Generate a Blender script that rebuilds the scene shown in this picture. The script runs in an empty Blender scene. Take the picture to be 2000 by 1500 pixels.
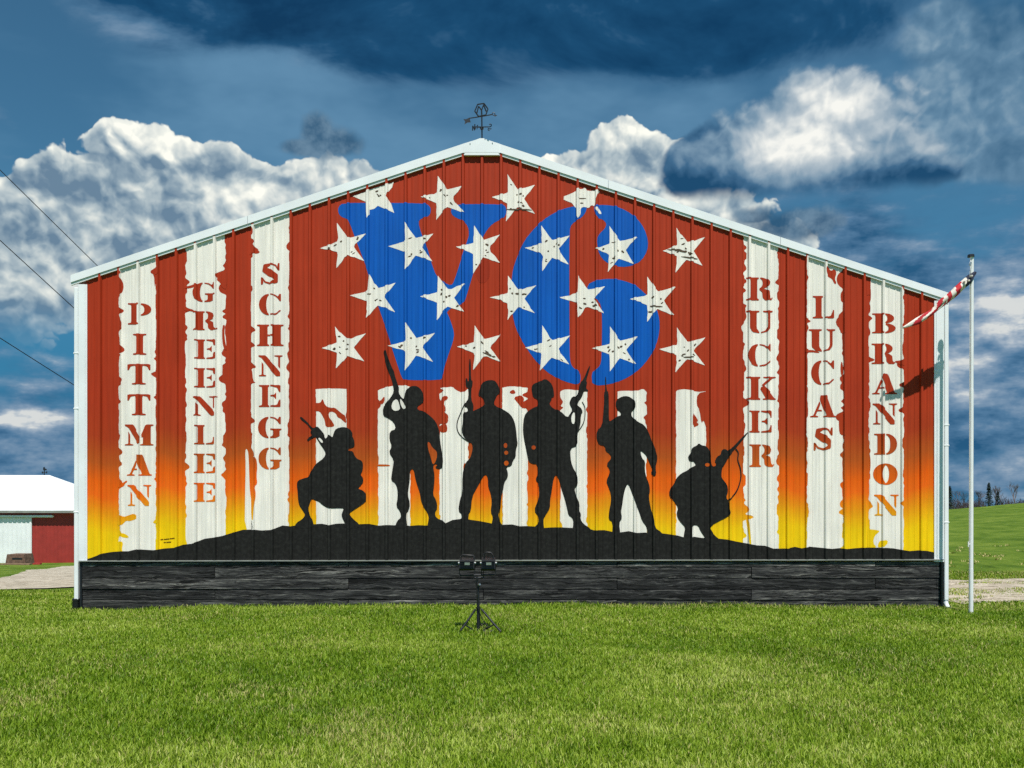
import bpy, bmesh, math, random
import numpy as np
from mathutils import Vector, Matrix, noise as mnoise
from mathutils.geometry import tessellate_polygon

R = math.radians
scene = bpy.context.scene
COL = scene.collection

# ------------------------------------------------------------------ camera
S = 122.5            # photo pixels per metre on the gable wall
F = 1600.0           # focal length in photo pixels
D = F / S            # camera to wall
EYE = 1.78
HZ = 970.0           # horizon row

def P(px, py, y=0.0):
    d = D + y
    return Vector(((px - 1000.0) * d / F, y, EYE + (HZ - py) * d / F))

cam = bpy.data.cameras.new('camera')
cam.sensor_width = 36.0
cam.lens = 36.0 * F / 2000.0
cam.shift_y = (HZ - 750.0) / 2000.0
cam.clip_start = 0.05
cam.clip_end = 3000.0
camo = bpy.data.objects.new('camera', cam)
COL.objects.link(camo)
camo.location = (0, -D, EYE)
camo.rotation_euler = (R(90), 0, 0)
scene.camera = camo

scene.render.engine = 'CYCLES'
scene.cycles.use_denoising = False
scene.cycles.use_adaptive_sampling = True
scene.cycles.adaptive_threshold = 0.02
scene.cycles.max_bounces = 5
scene.cycles.diffuse_bounces = 3
scene.cycles.glossy_bounces = 2
scene.cycles.transmission_bounces = 3
scene.view_settings.view_transform = 'Standard'
scene.view_settings.look = 'None'
scene.view_settings.gamma = 1.0
scene.view_settings.use_curve_mapping = False
scene.view_settings.exposure = 0.22

class NT:
    """tiny helper to write node trees as expressions"""
    def __init__(s, tree):
        s.t = tree
    def n(s, typ, **kw):
        nd = s.t.nodes.new(typ)
        for k, v in kw.items():
            setattr(nd, k, v)
        return nd
    def put(s, sock, v):
        if isinstance(v, bpy.types.NodeSocket):
            s.t.links.new(v, sock)
        elif v is not None:
            if isinstance(v, (tuple, list)) and len(v) == 3 and sock.type == 'RGBA':
                v = (*v, 1.0)
            sock.default_value = v
    def m(s, op, a, b=None, c=None, clamp=False):
        nd = s.n('ShaderNodeMath', operation=op, use_clamp=clamp)
        s.put(nd.inputs[0], a)
        if b is not None: s.put(nd.inputs[1], b)
        if c is not None: s.put(nd.inputs[2], c)
        return nd.outputs[0]
    def add(s, a, b): return s.m('ADD', a, b)
    def sub(s, a, b): return s.m('SUBTRACT', a, b)
    def mul(s, a, b): return s.m('MULTIPLY', a, b)
    def ma(s, a, b, c): return s.m('MULTIPLY_ADD', a, b, c)
    def step(s, v, a, b, lo=0.0, hi=1.0):
        nd = s.n('ShaderNodeMapRange', interpolation_type='SMOOTHSTEP')
        s.put(nd.inputs[0], v); s.put(nd.inputs[1], a); s.put(nd.inputs[2], b)
        s.put(nd.inputs[3], lo); s.put(nd.inputs[4], hi)
        return nd.outputs[0]
    def lin(s, v, a, b, lo=0.0, hi=1.0):
        nd = s.n('ShaderNodeMapRange')
        s.put(nd.inputs[0], v); s.put(nd.inputs[1], a); s.put(nd.inputs[2], b)
        s.put(nd.inputs[3], lo); s.put(nd.inputs[4], hi)
        return nd.outputs[0]
    def vadd(s, a, b):
        nd = s.n('ShaderNodeVectorMath', operation='ADD')
        s.put(nd.inputs[0], a); s.put(nd.inputs[1], b)
        return nd.outputs[0]
    def vmul(s, a, b):
        nd = s.n('ShaderNodeVectorMath', operation='MULTIPLY')
        s.put(nd.inputs[0], a); s.put(nd.inputs[1], b)
        return nd.outputs[0]
    def vsc(s, a, f):
        nd = s.n('ShaderNodeVectorMath', operation='SCALE')
        s.put(nd.inputs[0], a); s.put(nd.inputs['Scale'], f)
        return nd.outputs[0]
    def noise(s, v, scale, detail=4, rough=0.55, dist=0.0, col=False, dim='3D'):
        nd = s.n('ShaderNodeTexNoise', noise_dimensions=dim)
        s.put(nd.inputs['Vector'], v)
        nd.inputs['Scale'].default_value = scale
        nd.inputs['Detail'].default_value = detail
        nd.inputs['Roughness'].default_value = rough
        nd.inputs['Distortion'].default_value = dist
        return nd.outputs[1 if col else 0]
    def vor(s, v, scale, detail=0, rough=0.5, lac=2.0, feature='F1', dim='3D'):
        nd = s.n('ShaderNodeTexVoronoi', feature=feature, voronoi_dimensions=dim)
        s.put(nd.inputs['Vector'], v)
        nd.inputs['Scale'].default_value = scale
        nd.inputs['Detail'].default_value = detail
        nd.inputs['Roughness'].default_value = rough
        nd.inputs['Lacunarity'].default_value = lac
        if feature == 'SMOOTH_F1': nd.inputs['Smoothness'].default_value = 0.35
        return nd.outputs['Distance']
    def mix(s, f, a, b, bt='MIX'):
        nd = s.n('ShaderNodeMix', data_type='RGBA', blend_type=bt)
        s.put(nd.inputs[0], f); s.put(nd.inputs[6], a); s.put(nd.inputs[7], b)
        return nd.outputs[2]
    def ramp(s, f, stops, interp='LINEAR'):
        nd = s.n('ShaderNodeValToRGB')
        cr = nd.color_ramp
        cr.interpolation = interp
        while len(cr.elements) < len(stops): cr.elements.new(0.5)
        for e, (p, c) in zip(cr.elements, stops):
            e.position = p; e.color = (*c, 1.0)
        s.put(nd.inputs[0], f)
        return nd.outputs[0]

def srgb(r, g, b):
    return tuple((c / 12.92 if c <= 0.04045 else ((c + 0.055) / 1.055) ** 2.4) for c in (r / 255, g / 255, b / 255))

# ------------------------------------------------------------------ world
SUN_DIR = Vector((-0.14, 0.68, -1.35)).normalized()
SUN_EL = math.asin(-SUN_DIR.z)
SUN_ROT = math.atan2(-SUN_DIR.x, -SUN_DIR.y)

world = bpy.data.worlds.new('World')
scene.world = world
world.use_nodes = True
world.cycles.sampling_method = 'NONE'

def uv(px, py):
    """stereographic sky coordinates of a direction given by a row and column of the photograph"""
    d = Vector((px - 1000, F, HZ - py)).normalized()
    return d.x / (1 + d.y), d.z / (1 + d.y)

def ellipses(nt, u, v, lst, k_=0.10):
    """union of soft ellipses on the sky: (x, y, half width, half height)"""
    cur = None
    for (x, y, rx, ry) in lst:
        u0, v0 = uv(x, y)
        ru = abs(uv(x + rx, y)[0] - uv(x - rx, y)[0]) / 2
        rv = abs(uv(x, y + ry)[1] - uv(x, y - ry)[1]) / 2
        a = nt.m('MULTIPLY_ADD', u, 1 / ru, -u0 / ru)
        b = nt.m('MULTIPLY_ADD', v, 1 / rv, -v0 / rv)
        r = nt.m('SQRT', nt.ma(a, a, nt.mul(b, b)))
        k = nt.sub(1.0, r)
        cur = k if cur is None else nt.m('SMOOTH_MAX', cur, k, k_)
    return cur

def relief_group(name, warp, cells, fbm, stretch=1.0, seed=0.0):
    """cloud relief: billow cells and ragged noise"""
    g = bpy.data.node_groups.new(name, 'ShaderNodeTree')
    g.interface.new_socket('Vector', in_out='INPUT', socket_type='NodeSocketVector')
    g.interface.new_socket('Height', in_out='OUTPUT', socket_type='NodeSocketFloat')
    nt = NT(g)
    gi = nt.n('NodeGroupInput'); go = nt.n('NodeGroupOutput')
    v = nt.vadd(nt.vmul(gi.outputs[0], (1.0, stretch, 1.0)), (seed, seed * 0.7, 0))
    if warp:
        wv = nt.vadd(nt.noise(v, warp[0], 3, 0.55, col=True, dim='2D'), (-0.5, -0.5, -0.5))
        v = nt.vadd(v, nt.vsc(wv, warp[1]))
    h = None
    for (sc, amp, det) in cells:
        d = nt.vor(v, sc, det, 0.5, 2.2, dim='2D')
        t = nt.mul(d, -amp)
        h = t if h is None else nt.add(h, t)
    for (sc, amp, det, rg) in fbm:
        t = nt.mul(nt.noise(v, sc, det, rg, dim='2D'), amp)
        h = t if h is None else nt.add(h, t)
    nt.put(go.inputs[0], h)
    return g

wt = world.node_tree
wt.nodes.clear()
W = NT(wt)
tc = W.n('ShaderNodeTexCoord')
sep = W.n('ShaderNodeSeparateXYZ'); W.put(sep.inputs[0], tc.outputs['Generated'])
den = W.m('MAXIMUM', W.add(sep.outputs[1], 1.0), 0.02)
U = W.m('DIVIDE', sep.outputs[0], den)
Vv = W.m('DIVIDE', sep.outputs[2], den)
cmb = W.n('ShaderNodeCombineXYZ'); W.put(cmb.inputs[0], U); W.put(cmb.inputs[1], Vv)
UV = cmb.outputs[0]
K = 10.0      # background strength is 1/K
def kc(r, g, b, f=1.0): return tuple(x * K * f for x in srgb(r, g, b))
def use(group, vec):
    nd = W.n('ShaderNodeGroup'); nd.node_tree = group
    W.put(nd.inputs[0], vec)
    return nd.outputs[0]
def lit(group, e, kx, kz):
    """sunlit side of the relief: finite differences towards the light (up and to the right)"""
    h0 = use(group, UV)
    h1 = use(group, W.vadd(UV, (e * kx, e * kz, 0)))
    return h0, W.sub(h0, h1)
def n2(sc, det=4, rg=0.55, stretch=1.0, seed=0.0, dist=0.0, off=0.0):
    v = W.vadd(W.vmul(UV, (1.0, stretch, 1.0)), (seed, seed * 0.61 + off * stretch, 0))
    return W.sub(W.noise(v, sc, det, rg, dist, dim='2D'), 0.5)

sky = W.n('ShaderNodeTexSky', sky_type='NISHITA', sun_disc=False)
sky.sun_elevation = SUN_EL
sky.sun_rotation = SUN_ROT
sky.altitude = 200
sky.dust_density = 0.4
sky.ozone_density = 1.5
col = W.mix(1.0, sky.outputs[0], (0.34, 0.66, 0.70), 'MULTIPLY')
_, vlow = uv(1000, 300)
col = W.mix(W.step(Vv, 0.03, vlow, 0.85, 0.0), col, kc(14, 100, 144))

FINE = n2(60.0, 4, 0.6, 1.0, 3.0)          # shared small-scale raggedness
MID = n2(16.0, 5, 0.58, 1.0, 8.0)
BIG = n2(6.0, 3, 0.5, 1.0, 1.3)

# thin high veil
veil = n2(5.0, 5, 0.55, 2.2, 4.4)
col = W.mix(W.mul(W.step(veil, -0.12, 0.22, 0.0, 0.50), W.step(Vv, 0.10, 0.22)), col, kc(112, 154, 184))

# broken grey banks towards the horizon, in flat streaks
_, vh = uv(1000, 960); _, v6 = uv(1000, 560)
st0 = n2(11.0, 6, 0.6, 2.6, 2.7); st1 = n2(11.0, 6, 0.6, 2.6, 2.7, off=0.006)
bank_m = ellipses(W, U, Vv, [(-50, 850, 620, 125), (1980, 720, 620, 330), (1000, 880, 1500, 140), (1620, 470, 260, 75), (1900, 560, 330, 100), (2450, 420, 420, 320), (-500, 500, 460, 420)])
bank_a = W.m('MULTIPLY', W.step(W.add(W.mul(bank_m, 0.60), W.mul(st0, 1.3)), -0.24, 0.28), 0.94)
bglow = W.step(W.add(ellipses(W, U, Vv, [(1950, 580, 130, 50), (1880, 715, 110, 26), (1960, 640, 120, 40), (1900, 780, 120, 22), (80, 820, 120, 26)]), W.mul(MID, 1.2)), -0.1, 0.8)
bsh = W.m('MULTIPLY_ADD', W.sub(st0, st1), 2.1, W.add(W.ma(MID, 1.1, W.ma(BIG, 0.4, 0.36)), W.ma(bglow, 0.36, W.mul(FINE, 0.25))), clamp=True)
col = W.mix(bank_a, col, W.ramp(bsh, [(0.0, kc(34, 80, 116)), (0.35, kc(78, 114, 146)), (0.65, kc(120, 143, 166)), (0.85, kc(162, 174, 186)), (1.0, kc(206, 208, 206))]))

# bright towering cumulus at left and behind the ridge
cum = [(265, 318, 150, 92), (160, 350, 140, 60), (60, 390, 150, 60), (430, 330, 130, 78), (540, 362, 130, 62), (640, 362, 150, 72), (720, 375, 110, 62), (560, 430, 300, 130),
       (250, 450, 400, 160), (30, 530, 330, 160), (200, 590, 260, 70),
       (1212, 290, 78, 68), (1160, 345, 110, 62), (1285, 345, 130, 100), (1095, 345, 70, 40), (1370, 430, 170, 90), (1470, 480, 130, 60)]
cm = ellipses(W, U, Vv, cum, 0.16)
CR = relief_group('cumulus_relief', (42.0, 0.022), [(22.0, 1.0, 0), (58.0, 0.55, 1)], [(34.0, 0.9, 4, 0.55)], seed=1.7)
ch, cl = lit(CR, 0.0055, 0.5, 0.87)
cmask = W.add(cm, W.add(W.mul(ch, 0.42), W.add(W.mul(MID, 0.22), W.mul(FINE, 0.16))))
cum_edge = 0.02
cov = W.step(cmask, cum_edge, cum_edge + 0.075)
# large shadowed bodies that lie in front of the lit crowns
shd = ellipses(W, U, Vv, [(190, 365, 170, 62), (70, 440, 130, 70), (330, 405, 120, 48), (420, 330, 90, 36), (255, 505, 60, 28), (470, 470, 130, 40), (60, 620, 400, 50), (1245, 320, 46, 34), (1300, 420, 70, 20)])
shd = W.step(W.add(shd, W.add(W.mul(MID, 1.1), W.mul(BIG, 0.5))), -0.25, 0.65)
glow = ellipses(W, U, Vv, [(280, 280, 110, 55), (190, 440, 90, 50), (440, 385, 110, 40), (640, 345, 130, 40), (40, 500, 90, 40), (1215, 265, 70, 40), (1180, 340, 110, 34), (1350, 395, 90, 40)])
glow = W.step(W.add(glow, W.mul(MID, 0.9)), 0.0, 0.7)
rim = W.step(cmask, cum_edge, cum_edge + 0.30, 0.16, 0.0)
csh = W.m('ADD', W.add(W.ma(cl, 1.05, 0.48), W.add(W.mul(MID, 0.30), W.mul(FINE, 0.38))), W.add(rim, W.sub(W.mul(glow, 0.24), W.mul(shd, 0.36))), clamp=True)
ccol = W.ramp(csh, [(0.0, kc(98, 124, 146)), (0.25, kc(132, 152, 166)), (0.50, kc(170, 183, 188)), (0.76, kc(208, 213, 209)), (1.0, kc(240, 240, 229))])
_, vb = uv(100, 640)
basec = W.step(W.ma(MID, 0.03, Vv), vb - 0.012, vb + 0.020)
col = W.mix(W.mul(cov, basec), col, ccol)

# soft grey heap at right: bright heart, dark flat base
HR = relief_group('heap_relief', None, [], [(10.0, 1.0, 4, 0.52)], seed=6.3)
hh, hl = lit(HR, 0.006, 0.4, 0.9)
# ragged greys at far right
rm = ellipses(W, U, Vv, [(1960, 130, 230, 170), (1850, 60, 120, 90), (2000, 300, 260, 70), (1850, 250, 100, 120), (2400, 150, 400, 240)])
ra = W.m('MULTIPLY', W.step(W.add(rm, W.add(W.mul(hh, 0.8), W.mul(MID, 1.0))), 0.42, 0.86), 0.94)
rs_ = W.m('ADD', W.ma(hl, 2.2, W.ma(cl, 0.45, 0.40)), W.ma(MID, 0.8, W.ma(BIG, 0.5, W.mul(FINE, 0.25))), clamp=True)
col = W.mix(ra, col, W.ramp(rs_, [(0.0, kc(46, 88, 120)), (0.4, kc(92, 126, 152)), (0.7, kc(138, 162, 178)), (1.0, kc(208, 213, 214))]))

gm = ellipses(W, U, Vv, [(1600, 330, 255, 225), (1400, 325, 130, 95), (1720, 350, 165, 120), (1500, 300, 150, 120)], 0.16)
_, v1 = uv(1560, 378)
flat = W.step(W.ma(MID, 0.012, Vv), v1 - 0.004, v1 + 0.006)
gmask = W.add(gm, W.add(W.mul(W.sub(ch, 0.1), 0.22), W.add(W.mul(MID, 0.22), W.mul(FINE, 0.14))))
ga = W.mul(W.step(gmask, 0.02, 0.17), flat)
heart = ellipses(W, U, Vv, [(1555, 285, 230, 120), (1625, 205, 150, 80), (1500, 280, 110, 80)])
heart = W.step(W.add(heart, W.add(W.mul(MID, 0.45), W.mul(hl, 1.0))), -0.15, 0.95)
up = W.step(Vv, v1, v1 + 0.022)
gdark = W.step(W.add(ellipses(W, U, Vv, [(1370, 300, 130, 110)]), W.mul(MID, 0.5)), -0.15, 0.6)
gs = W.m('ADD', W.ma(hl, 0.9, W.ma(cl, 0.42, W.mul(heart, 0.46))), W.add(W.ma(up, 0.46, W.ma(MID, 0.22, W.mul(FINE, 0.22))), W.mul(gdark, -0.26)), clamp=True)
gcol = W.ramp(gs, [(0.0, kc(28, 70, 104)), (0.22, kc(62, 100, 132)), (0.45, kc(114, 141, 162)), (0.72, kc(170, 182, 190)), (1.0, kc(232, 232, 226))])
col = W.mix(ga, col, gcol)

# dark scud
sm = ellipses(W, U, Vv, [(655, 278, 80, 36), (600, 288, 70, 20), (620, 258, 40, 44), (1540, 440, 150, 40), (1480, 425, 60, 26)])
sa = W.m('MULTIPLY', W.step(W.add(sm, W.add(W.mul(MID, 1.7), W.mul(FINE, 0.7))), 0.0, 0.55), 0.90)
col = W.mix(sa, col, W.mix(W.step(W.add(MID, FINE), -0.2, 0.25), kc(42, 80, 110), kc(98, 126, 148)))

# dark storm deck overhead
dm = ellipses(W, U, Vv, [(1000, -60, 1000, 250), (560, 10, 520, 120), (1320, 60, 560, 125), (900, 95, 420, 95), (1000, -900, 3600, 900)], 0.2)
da = W.m('MULTIPLY', W.step(W.add(dm, W.add(W.mul(n2(7.0, 6, 0.6, 1.7, 5.1), 0.95), W.mul(MID, 0.25))), 0.02, 0.36), 0.97)
dk0 = n2(6.0, 6, 0.6, 2.3, 7.7, 0.3); dk1 = n2(6.0, 6, 0.6, 2.3, 7.7, 0.3, off=0.010)
ds = W.m('ADD', W.ma(W.sub(dk0, dk1), 0.9, W.ma(dk0, 1.0, 0.20)), W.step(dm, 0.08, 0.55, 0.30, 0.0), clamp=True)
col = W.mix(da, col, W.ramp(ds, [(0.0, kc(9, 50, 84)), (0.30, kc(24, 70, 106)), (0.6, kc(72, 110, 142)), (1.0, kc(132, 156, 178))]))

# below the horizon: earth
col = W.mix(W.step(sep.outputs[2], -0.03, -0.01), kc(70, 80, 50), col)
bg = W.n('ShaderNodeBackground')
W.put(bg.inputs[0], col)
bg.inputs[1].default_value = 1.0 / K
wo = W.n('ShaderNodeOutputWorld')
wt.links.new(bg.outputs[0], wo.inputs[0])

# ------------------------------------------------------------------ sun
sun = bpy.data.lights.new('sun', 'SUN')
sun.energy = 4.6
sun.angle = R(0.5)
sun.color = (1.0, 0.955, 0.88)
suno = bpy.data.objects.new('sun', sun)
COL.objects.link(suno)
suno.rotation_euler = SUN_DIR.to_track_quat('-Z', 'Y').to_euler()
suno.location = (4, -20, 40)

# ------------------------------------------------------------------ helpers
def tag(o, label=None, cat=None, group=None, kind=None):
    if label: o['label'] = label
    if cat: o['category'] = cat
    if group: o['group'] = group
    if kind: o['kind'] = kind
    return o

def empty(name, loc=(0, 0, 0)):
    o = bpy.data.objects.new(name, None)
    o.empty_display_size = 0.2
    COL.objects.link(o)
    o.location = loc
    return o

def link_mesh(name, me, parent=None):
    o = bpy.data.objects.new(name, me)
    COL.objects.link(o)
    if parent is not None:
        o.parent = parent
        bpy.context.view_layer.update() if False else None
        o.matrix_parent_inverse = Matrix.Translation(-world_loc(parent))
    return o

def world_loc(o):
    v = Vector(o.location)
    p = o.parent
    if p is not None:
        # parts keep world coordinates in their meshes; only roots are moved
        return world_loc_root(o)
    return v

def world_loc_root(o):
    return Vector((0, 0, 0)) if o.parent is not None else Vector(o.location)

class MB:
    def __init__(s):
        s.v = []; s.f = []; s.mi = []; s.cur = 0
    def face(s, idx):
        s.f.append(tuple(idx)); s.mi.append(s.cur)
    def add(s, vs, fs):
        b = len(s.v)
        s.v.extend([tuple(x) for x in vs])
        for f in fs: s.face([b + i for i in f])
    def box(s, x0, x1, y0, y1, z0, z1):
        vs = [(x0, y0, z0), (x1, y0, z0), (x1, y1, z0), (x0, y1, z0), (x0, y0, z1), (x1, y0, z1), (x1, y1, z1), (x0, y1, z1)]
        s.add(vs, [(0, 3, 2, 1), (4, 5, 6, 7), (0, 1, 5, 4), (1, 2, 6, 5), (2, 3, 7, 6), (3, 0, 4, 7)])
    def bbox(s, x0, x1, y0, y1, z0, z1, b=0.004):
        bm = bmesh.new()
        bmesh.ops.create_cube(bm, size=1.0)
        for v in bm.verts:
            v.co = ((x0 + x1) / 2 + v.co.x * (x1 - x0), (y0 + y1) / 2 + v.co.y * (y1 - y0), (z0 + z1) / 2 + v.co.z * (z1 - z0))
        bmesh.ops.bevel(bm, geom=bm.edges[:], offset=b, segments=1, affect='EDGES')
        bm.verts.index_update()
        s.add([v.co for v in bm.verts], [[v.index for v in f.verts] for f in bm.faces])
        bm.free()
    def prism(s, poly, y0, y1):
        """extrude an (x,z) outline between two depths"""
        n = len(poly)
        area = sum(poly[i][0] * poly[(i + 1) % n][1] - poly[(i + 1) % n][0] * poly[i][1] for i in range(n))
        if area < 0: poly = poly[::-1]
        vs = [(x, y0, z) for x, z in poly] + [(x, y1, z) for x, z in poly]
        b = len(s.v); s.v.extend(vs)
        tri = tessellate_polygon([[Vector((x, z, 0)) for x, z in poly]])
        for t in tri:
            s.face([b + i for i in t]); s.face([b + n + i for i in reversed(t)])
        for i in range(n):
            j = (i + 1) % n
            s.face([b + i, b + n + i, b + n + j, b + j])
    def tube(s, pts, rad, n=8, caps=True, sy=1.0):
        pts = [Vector(p) for p in pts]
        if not isinstance(rad, (list, tuple)): rad = [rad] * len(pts)
        b = len(s.v)
        up = None
        for i, p in enumerate(pts):
            d = (pts[min(i + 1, len(pts) - 1)] - pts[max(i - 1, 0)])
            d = d.normalized() if d.length > 1e-9 else Vector((0, 0, 1))
            if up is None:
                up = d.orthogonal().normalized()
            else:
                up = (up - d * up.dot(d))
                up = up.normalized() if up.length > 1e-6 else d.orthogonal().normalized()
            sd = d.cross(up)
            for k in range(n):
                a = 2 * math.pi * k / n
                s.v.append(tuple(p + (up * math.cos(a) + sd * math.sin(a)) * rad[i]))
        for i in range(len(pts) - 1):
            for k in range(n):
                k2 = (k + 1) % n
                s.face([b + i * n + k, b + i * n + k2, b + (i + 1) * n + k2, b + (i + 1) * n + k])
        if caps:      # own vertices, so that smooth sides keep clean normals
            e = b + (len(pts) - 1) * n
            c = len(s.v)
            s.v.extend(s.v[b:b + n]); s.v.extend(s.v[e:e + n])
            s.face([c + k for k in range(n)][::-1])
            s.face([c + n + k for k in range(n)])
    def build(s, name, mat, parent=None, smooth=False):
        me = bpy.data.meshes.new(name)
        me.from_pydata(s.v, [], s.f)
        mats = mat if isinstance(mat, (list, tuple)) else [mat]
        for m_ in mats: me.materials.append(m_)
        if len(mats) > 1:
            me.polygons.foreach_set('material_index', s.mi)
        if smooth:
            me.polygons.foreach_set('use_smooth', [len(f) <= 4 for f in s.f])
        me.update()
        return link_mesh(name, me, parent)

# ------------------------------------------------------------------ materials
def new_mat(name):
    m_ = bpy.data.materials.new(name)
    m_.use_nodes = True
    t = m_.node_tree
    t.nodes.clear()
    nt = NT(t)
    bs = nt.n('ShaderNodeBsdfPrincipled')
    out = nt.n('ShaderNodeOutputMaterial')
    t.links.new(bs.outputs[0], out.inputs[0])
    return m_, nt, bs

def simple(name, c, rough=0.6, metal=0.0, var=0.12, scale=6.0, bump=0.0, bscale=40.0, stretch=(1, 1, 1)):
    m_, nt, bs = new_mat(name)
    geo = nt.n('ShaderNodeNewGeometry')
    v = nt.vmul(geo.outputs['Position'], stretch)
    f = nt.noise(v, scale, 5, 0.6)
    hi = tuple(min(1, x * (1 + var)) for x in c); lo = tuple(x * (1 - var) for x in c)
    nt.put(bs.inputs['Base Color'], nt.mix(nt.step(f, 0.3, 0.7), lo, hi))
    bs.inputs['Roughness'].default_value = rough
    bs.inputs['Metallic'].default_value = metal
    if bump:
        bn = nt.n('ShaderNodeBump')
        bn.inputs['Strength'].default_value = bump
        bn.inputs['Distance'].default_value = 0.01
        nt.put(bn.inputs['Height'], nt.noise(v, bscale, 5, 0.6))
        nt.put(bs.inputs['Normal'], bn.outputs[0])
    return m_

def paint_wear(nt, pos, c):
    """faint vertical streaks and chalking in weathered sheet-metal paint"""
    st = nt.noise(nt.vmul(pos, (14.0, 1.0, 0.5)), 1.6, 5, 0.6)
    bl = nt.noise(pos, 1.3, 5, 0.6)
    k = nt.add(nt.step(st, 0.25, 0.8, 0.86, 1.10), nt.step(bl, 0.3, 0.75, -0.05, 0.05))
    hs = nt.n('ShaderNodeHueSaturation')
    nt.put(hs.inputs['Color'], c); nt.put(hs.inputs['Value'], k)
    return hs.outputs[0]

def wall_paint():
    m_, nt, bs = new_mat('barn_red_fade_paint')
    geo = nt.n('ShaderNodeNewGeometry')
    pos = geo.outputs['Position']
    sp = nt.n('ShaderNodeSeparateXYZ'); nt.put(sp.inputs[0], pos)
    py = nt.ma(nt.sub(sp.outputs[2], EYE), -S, HZ)          # height in the mural's own units
    cx = nt.n('ShaderNodeCombineXYZ'); nt.put(cx.inputs[0], sp.outputs[0])
    wob = nt.noise(cx.outputs[0], 0.85, 2, 0.5)
    soft = nt.noise(pos, 1.6, 4, 0.55)
    py = nt.add(py, nt.ma(nt.sub(wob, 0.5), 95.0, nt.mul(nt.sub(soft, 0.5), 26.0)))
    t = nt.lin(py, 780, 1060)
    red = srgb(172, 56, 28)
    c = nt.ramp(t, [(0.0, red), (0.22, srgb(170, 60, 27)), (0.40, srgb(182, 84, 28)), (0.55, srgb(228, 98, 14)), (0.64, srgb(236, 106, 20)), (0.76, srgb(232, 150, 18)), (0.90, srgb(240, 196, 14)), (1.0, srgb(244, 204, 14))])
    nt.put(bs.inputs['Base Color'], paint_wear(nt, pos, c))
    bs.inputs['Roughness'].default_value = 0.55
    bs.inputs['Specular IOR Level'].default_value = 0.15
    return m_

def flat_paint(name, c, rough=0.55, wear=True, spec=0.15):
    m_, nt, bs = new_mat(name)
    geo = nt.n('ShaderNodeNewGeometry')
    rgb = nt.n('ShaderNodeRGB'); rgb.outputs[0].default_value = (*c, 1)
    pw = paint_wear(nt, geo.outputs['Position'], rgb.outputs[0])
    if name == 'mural_black_paint':     # thin coat, mottled by the roller
        mo = nt.noise(geo.outputs['Position'], 16.0, 6, 0.7)
        pw = nt.mix(nt.step(mo, 0.40, 0.72, 0.0, 0.35), pw, srgb(62, 63, 60))
    nt.put(bs.inputs['Base Color'], pw)
    bs.inputs['Roughness'].default_value = rough
    bs.inputs['Specular IOR Level'].default_value = spec
    return m_

M_RED = wall_paint()
M_WHITE = flat_paint('mural_white_paint', srgb(240, 235, 226))
M_BLUE = flat_paint('mural_blue_paint', srgb(6, 91, 184))
M_BLACK = flat_paint('mural_black_paint', srgb(33, 33, 32), 0.8, spec=0.1)
M_SPECK = flat_paint('mural_speck_paint', srgb(92, 76, 62))
M_INK = flat_paint('signature_ink', srgb(110, 78, 12))
M_TRIM = simple('white_sheet_metal', srgb(238, 241, 243), 0.38, 0.0, 0.05, 1.5)
M_TRIM2 = simple('white_roof_metal', srgb(238, 240, 240), 0.4, 0.0, 0.04, 0.8)
M_FLASH = simple('flashing_metal', srgb(150, 152, 146), 0.45, 0.2, 0.15, 3.0)
M_CORE = simple('wall_sheathing', srgb(120, 60, 45), 0.8)
M_BLKMETAL = simple('black_iron', srgb(36, 40, 46), 0.5, 0.3, 0.25, 30)
M_BLKPLASTIC = simple('black_plastic', srgb(26, 26, 28), 0.45, 0.0, 0.2, 30)
M_STEEL = simple('bare_steel', srgb(190, 190, 186), 0.3, 0.8, 0.1, 30)
M_POLE = simple('white_pole_paint', srgb(236, 238, 238), 0.35, 0.0, 0.04, 3)
M_REDSHED = simple('red_shed_siding', srgb(156, 48, 42), 0.6, 0.0, 0.12, 2.0)
M_RUST = simple('rusty_iron', srgb(118, 92, 78), 0.85, 0.2, 0.4, 8, 0.5)
M_BOARDW = simple('weathered_board', srgb(128, 104, 82), 0.9, 0.0, 0.3, 6)

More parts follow.
